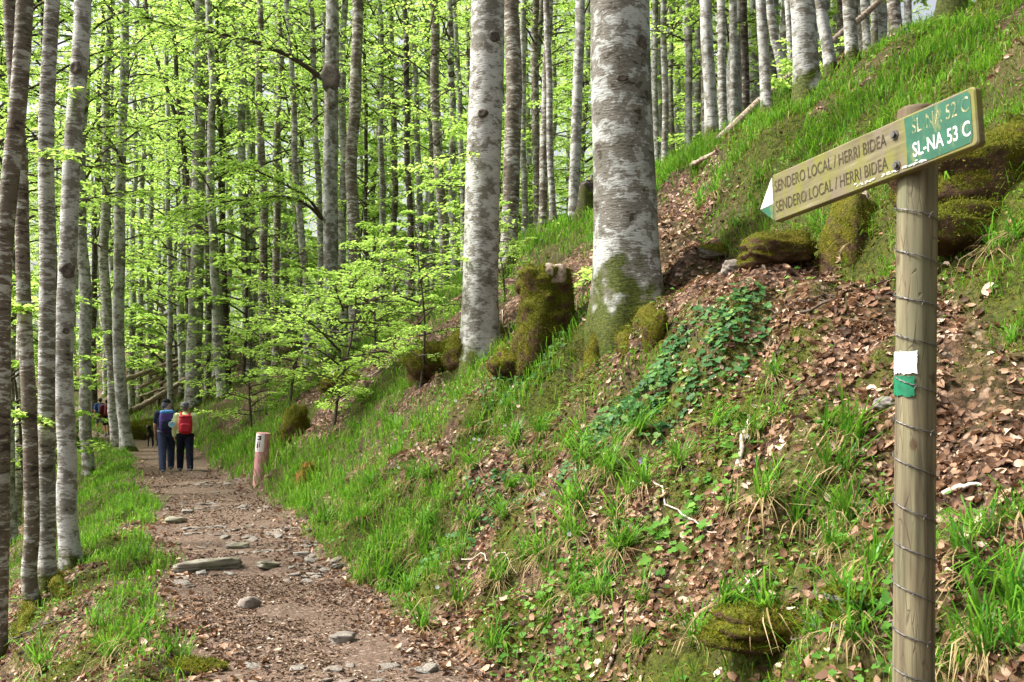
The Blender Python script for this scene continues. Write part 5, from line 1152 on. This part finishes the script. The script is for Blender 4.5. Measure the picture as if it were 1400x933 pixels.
def ivy(px, py, rx, n, label, seed, mat='ivy', L0=.036, L1=.068, name='ivy_patch', hgt=.11, loose=False):
    x0, y0, z0 = gpt(px, py, 4); q = np.random.default_rng(seed); n2 = n * 3
    a = q.uniform(0, 6.28, n2); r = rx * np.sqrt(q.uniform(0, 1, n2)); x = x0 + r * np.cos(a); y = y0 + r * np.sin(a) * 1.15
    k = vnoise(x * 4, y * 4, seed) + .35 * (1 - r / rx) > .52; x, y = x[k][:n], y[k][:n]; m = len(x)
    h = q.uniform(.015, hgt, m); P = np.stack([x, y, H(x, y) + h], 1); N = Hn(x, y) * .55 + np.array([0, -.25, .55]) + q.normal(0, .28, (m, 3)); N /= np.linalg.norm(N, axis=1, keepdims=True)
    az = q.uniform(0, 6.28, m); A = np.stack([np.cos(az), np.sin(az), 0 * az], 1); A -= N * (A * N).sum(1, keepdims=True); A /= np.linalg.norm(A, axis=1, keepdims=True); S = np.cross(A, N); L = q.uniform(L0, L1, m)[:, None]
    out = np.array([(0, 0, .0), (-.08, .30, .03), (.22, .52, .06), (.40, .30, .02), (.72, .36, .0), (1.0, 0, -.10), (.72, -.36, .0), (.40, -.30, .02), (.22, -.52, .06), (-.08, -.30, .03)])
    C = P + A * L * .38 - N * L * .05
    V = [C] + [P + A * L * u + S * L * v + N * L * w_ for u, v, w_ in out]; V = np.stack(V, 1).reshape(-1, 3); i = np.arange(m)[:, None] * 11
    F3 = np.concatenate([i + [0, 1 + j, 1 + (j + 1) % 10] for j in range(10)], 1).reshape(-1, 3); mb = MB(); mb.add(V, F3, 0)
    for j in range(0, m, 2):
        g = P[j] - [0, 0, h[j] + .01]; add_tube(mb, [g, (g + P[j]) / 2 + q.normal(0, .006, 3), P[j]], .0016, 4, 1, cap=False)
    o = mb.v; c = np.array([x0, y0, z0]); mb.v = [v_ - c for v_ in o]
    return tag(link(name, mb.mesh(name, [M[mat], M['twig']]), None, (x0, y0, z0)), label, 'ground plant', kind='stuff')
ivy(905, 535, .55, 380, 'wide dark green ivy patch below the right of the thickest beech', 1)
ivy(840, 590, .48, 300, 'dark green ivy patch lower on the bank, left end of the ivy', 2)
ivy(1016, 462, .30, 150, 'small ivy cluster alone on the leaf strewn side trail edge', 3)
ivy(935, 470, .26, 90, 'thin ivy cluster right beside the mossy root knob', 4)
ivy(1025, 412, .16, 40, 'smallest ivy sprig up near the side trail', 5)
ivy(640, 720, .7, 210, 'loose dark leaved creeper low on the middle of the bank', 6, L0=.035, L1=.06, loose=True)
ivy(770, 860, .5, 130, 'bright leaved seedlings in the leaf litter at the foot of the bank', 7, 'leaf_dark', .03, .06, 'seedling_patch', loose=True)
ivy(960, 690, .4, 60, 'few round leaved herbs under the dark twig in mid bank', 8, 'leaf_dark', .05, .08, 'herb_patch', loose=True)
ivy(1165, 880, .22, 40, 'small round leaved herbs near the grey stone by the signpost', 9, 'leaf_dark', .03, .055, 'herb_patch', loose=True)
ivy(705, 540, .55, 200, 'low leafy creeper beneath the stump', 10, L0=.035, L1=.055, loose=True)
ivy(840, 455, .16, 50, 'ivy sprig at the mossy foot of the thickest beech', 11, L0=.04, L1=.06)
def shoots(px, py, hgt, n, label, seed, d=None):
    d = d or hit(px, py, 8) or 16; x = at(px, d); z = float(H(x, d)); q = np.random.default_rng(seed); mb = MB()
    for k in range(n): spray(mb, arc((q.normal(0, .05), q.normal(0, .05), 0), q.uniform(0, 6.28), hgt * q.uniform(.7, 1.2), 1.1, .1, q), .008, q, 7, 9, .09)
    return tag(link('leafy_shoots', mb.mesh('leafy_shoots', [M['twig'], M['leaf']]), None, (x, d, z)), label, 'shoots')
shoots(1110, 172, .8, 7, 'pale green leafy shoots in front of the bright thick ridge beech', 1, 15.4)
shoots(1082, 185, .5, 4, 'smaller leafy shoots left of the ridge beech shoots', 2, 15.0)
shoots(800, 335, .9, 5, 'scraggly shrub with few leaves between the stump and the thickest beech', 3, 12.6)
shoots(250, 615, .0001 + .5, 3, 'low leafy shoot at the right path edge behind the hikers', 4, 30)
def twig(pix, rad, label, mat='twig', group=None, lift=.02, name='twig', forks=2):
    G = [np.array(gpt(px, py, 3)) for px, py in pix]; g = np.linspace(0, 1, 14); f = np.linspace(0, 1, len(G)); Q = np.stack([np.interp(g, f, [p[i] for p in G]) for i in range(3)], 1)
    q = np.random.default_rng(int(pix[0][0] * 7 + pix[0][1])); Lt = np.linalg.norm(Q[-1] - Q[0]); Q[:, :2] += q.normal(0, Lt * .012, (14, 2)); Q[:, 2] = np.maximum(H(Q[:, 0], Q[:, 1]) + rad * .6, Q[:, 2]) + lift * np.sin(g * 3.1)
    o = Q.mean(0); mb = MB(); add_tube(mb, Q - o, np.linspace(rad, rad * .4, 14), 6)
    for k in range(forks):
        j = int(q.integers(4, 12)); a = q.uniform(0, 6.28); e_ = Q[j] - o + np.array([math.cos(a), math.sin(a), q.uniform(.1, .5)]) * Lt * .2; add_tube(mb, [Q[j] - o, e_], [rad * .5, rad * .2], 5)
    return tag(link(name, mb.mesh(name, [M[mat]]), None, o), label, 'twig', group)
twig([(868, 660), (920, 705), (995, 752)], .008, 'long thin grey twig slanting down right across mid bank', 'palewood')
twig([(1095, 432), (1160, 408), (1222, 386)], .012, 'dark branch lying across the side trail toward the signpost')
twig([(1035, 446), (1110, 420), (1180, 398)], .009, 'second dark stick on the side trail, left of the first')
twig([(1290, 685), (1320, 676), (1350, 668)], .017, 'short bleached white stick right of the signpost', 'palewood', forks=0)
twig([(630, 768), (670, 770), (705, 788)], .006, 'thin pale twig low on the bank over the mossy ground', 'palewood')
twig([(460, 556), (510, 515), (570, 462)], .014, 'long pale stick leaning on the bank left of the mossy hummock', 'palewood')
twig([(660, 430), (690, 470), (706, 500)], .010, 'thin stick leaning at the foot of the stout pale beech', 'palewood')
twig([(1000, 838), (1020, 810), (1040, 788)], .009, 'short pale stick beside the flat green mossy hump', 'palewood')
twig([(925, 450), (960, 470), (1000, 440)], .006, 'fine crooked twig beside the small ivy cluster')
twig([(830, 930), (838, 905), (845, 880)], .014, 'short upright broken stick at the bottom of the bank', 'log', forks=0)
twig([(60, 830), (100, 800), (140, 775)], .012, 'long bare root stick on the left bank below the scarred beech')
twig([(5, 880), (60, 858), (120, 845)], .009, 'thin stick across the bottom left slope')
twig([(1010, 640), (1018, 600), (1024, 575)], .02, 'short thick grey stake standing in the rush of the bank', 'palewood', forks=0)
twig([(1292, 318), (1308, 285), (1318, 262)], .012, 'bleached stick lying on the mossy boulders behind the post', 'palewood')
twig([(780, 720), (800, 700), (820, 690)], .010, 'short brown root stub sticking out of the bank', 'log', forks=0)
def scatter_twigs():
    q = np.random.default_rng(44)
    for k in range(26):
        px, py = q.uniform(600, 1380), q.uniform(430, 900); a = q.uniform(-.6, .6); L = q.uniform(25, 60)
        if 1215 < px < 1290: continue
        twig([(px, py), (px + L * math.cos(a), py + L * math.sin(a) * .6)], q.uniform(.003, .006), 'thin dead twig lying in the brown leaves of the bank', 'twig', 'thin dead twigs on the bank', .01, forks=1)
scatter_twigs()
def flowers():
    wm = simple('petal_white', (.80, .80, .78), .6); vm = simple('petal_violet', (.50, .42, .72), .6); ym = simple('flower_eye', (.6, .5, .1), .6)
    def mesh(m, s):
        mb = MB(); add_tube(mb, [(0, 0, 0), (.01, 0, .07), (0, -.02, .13)], .0018, 5, 2)
        c = np.array([0, -.02, .13]); n = 6; a = np.arange(n) * 2 * np.pi / n; A = np.stack([np.cos(a), -.35 + 0 * a, np.sin(a)], 1); leaves(mb, np.repeat(c[None], n, 0), A, np.tile([0, -1., .2], (n, 1)), s, s * .7, 0, .05); ell(mb, c, (.004,) * 3, 8, m=1); return mb.mesh('flower', [m, ym, M['rush']])
    W = mesh(wm, .022); V = mesh(vm, .024)
    for (px, py) in ((648, 618), (785, 665), (735, 706), (778, 755), (598, 824), (623, 563), (569, 625), (1019, 625), (655, 620), (742, 700), (545, 655), (690, 600)):
        x, y, z = gpt(px, py, 4); tag(link('white_flower', W, None, (x, y, z)), 'tiny white flower blooming in the grass of the bank', 'flower', 'tiny white flowers on the bank')
    x, y, z = gpt(877, 665, 4); o = tag(link('violet_flower', V, None, (x, y, z)), 'pale violet flower at the upper end of the thin grey twig', 'flower'); o.scale = (1.4,) * 3
flowers()
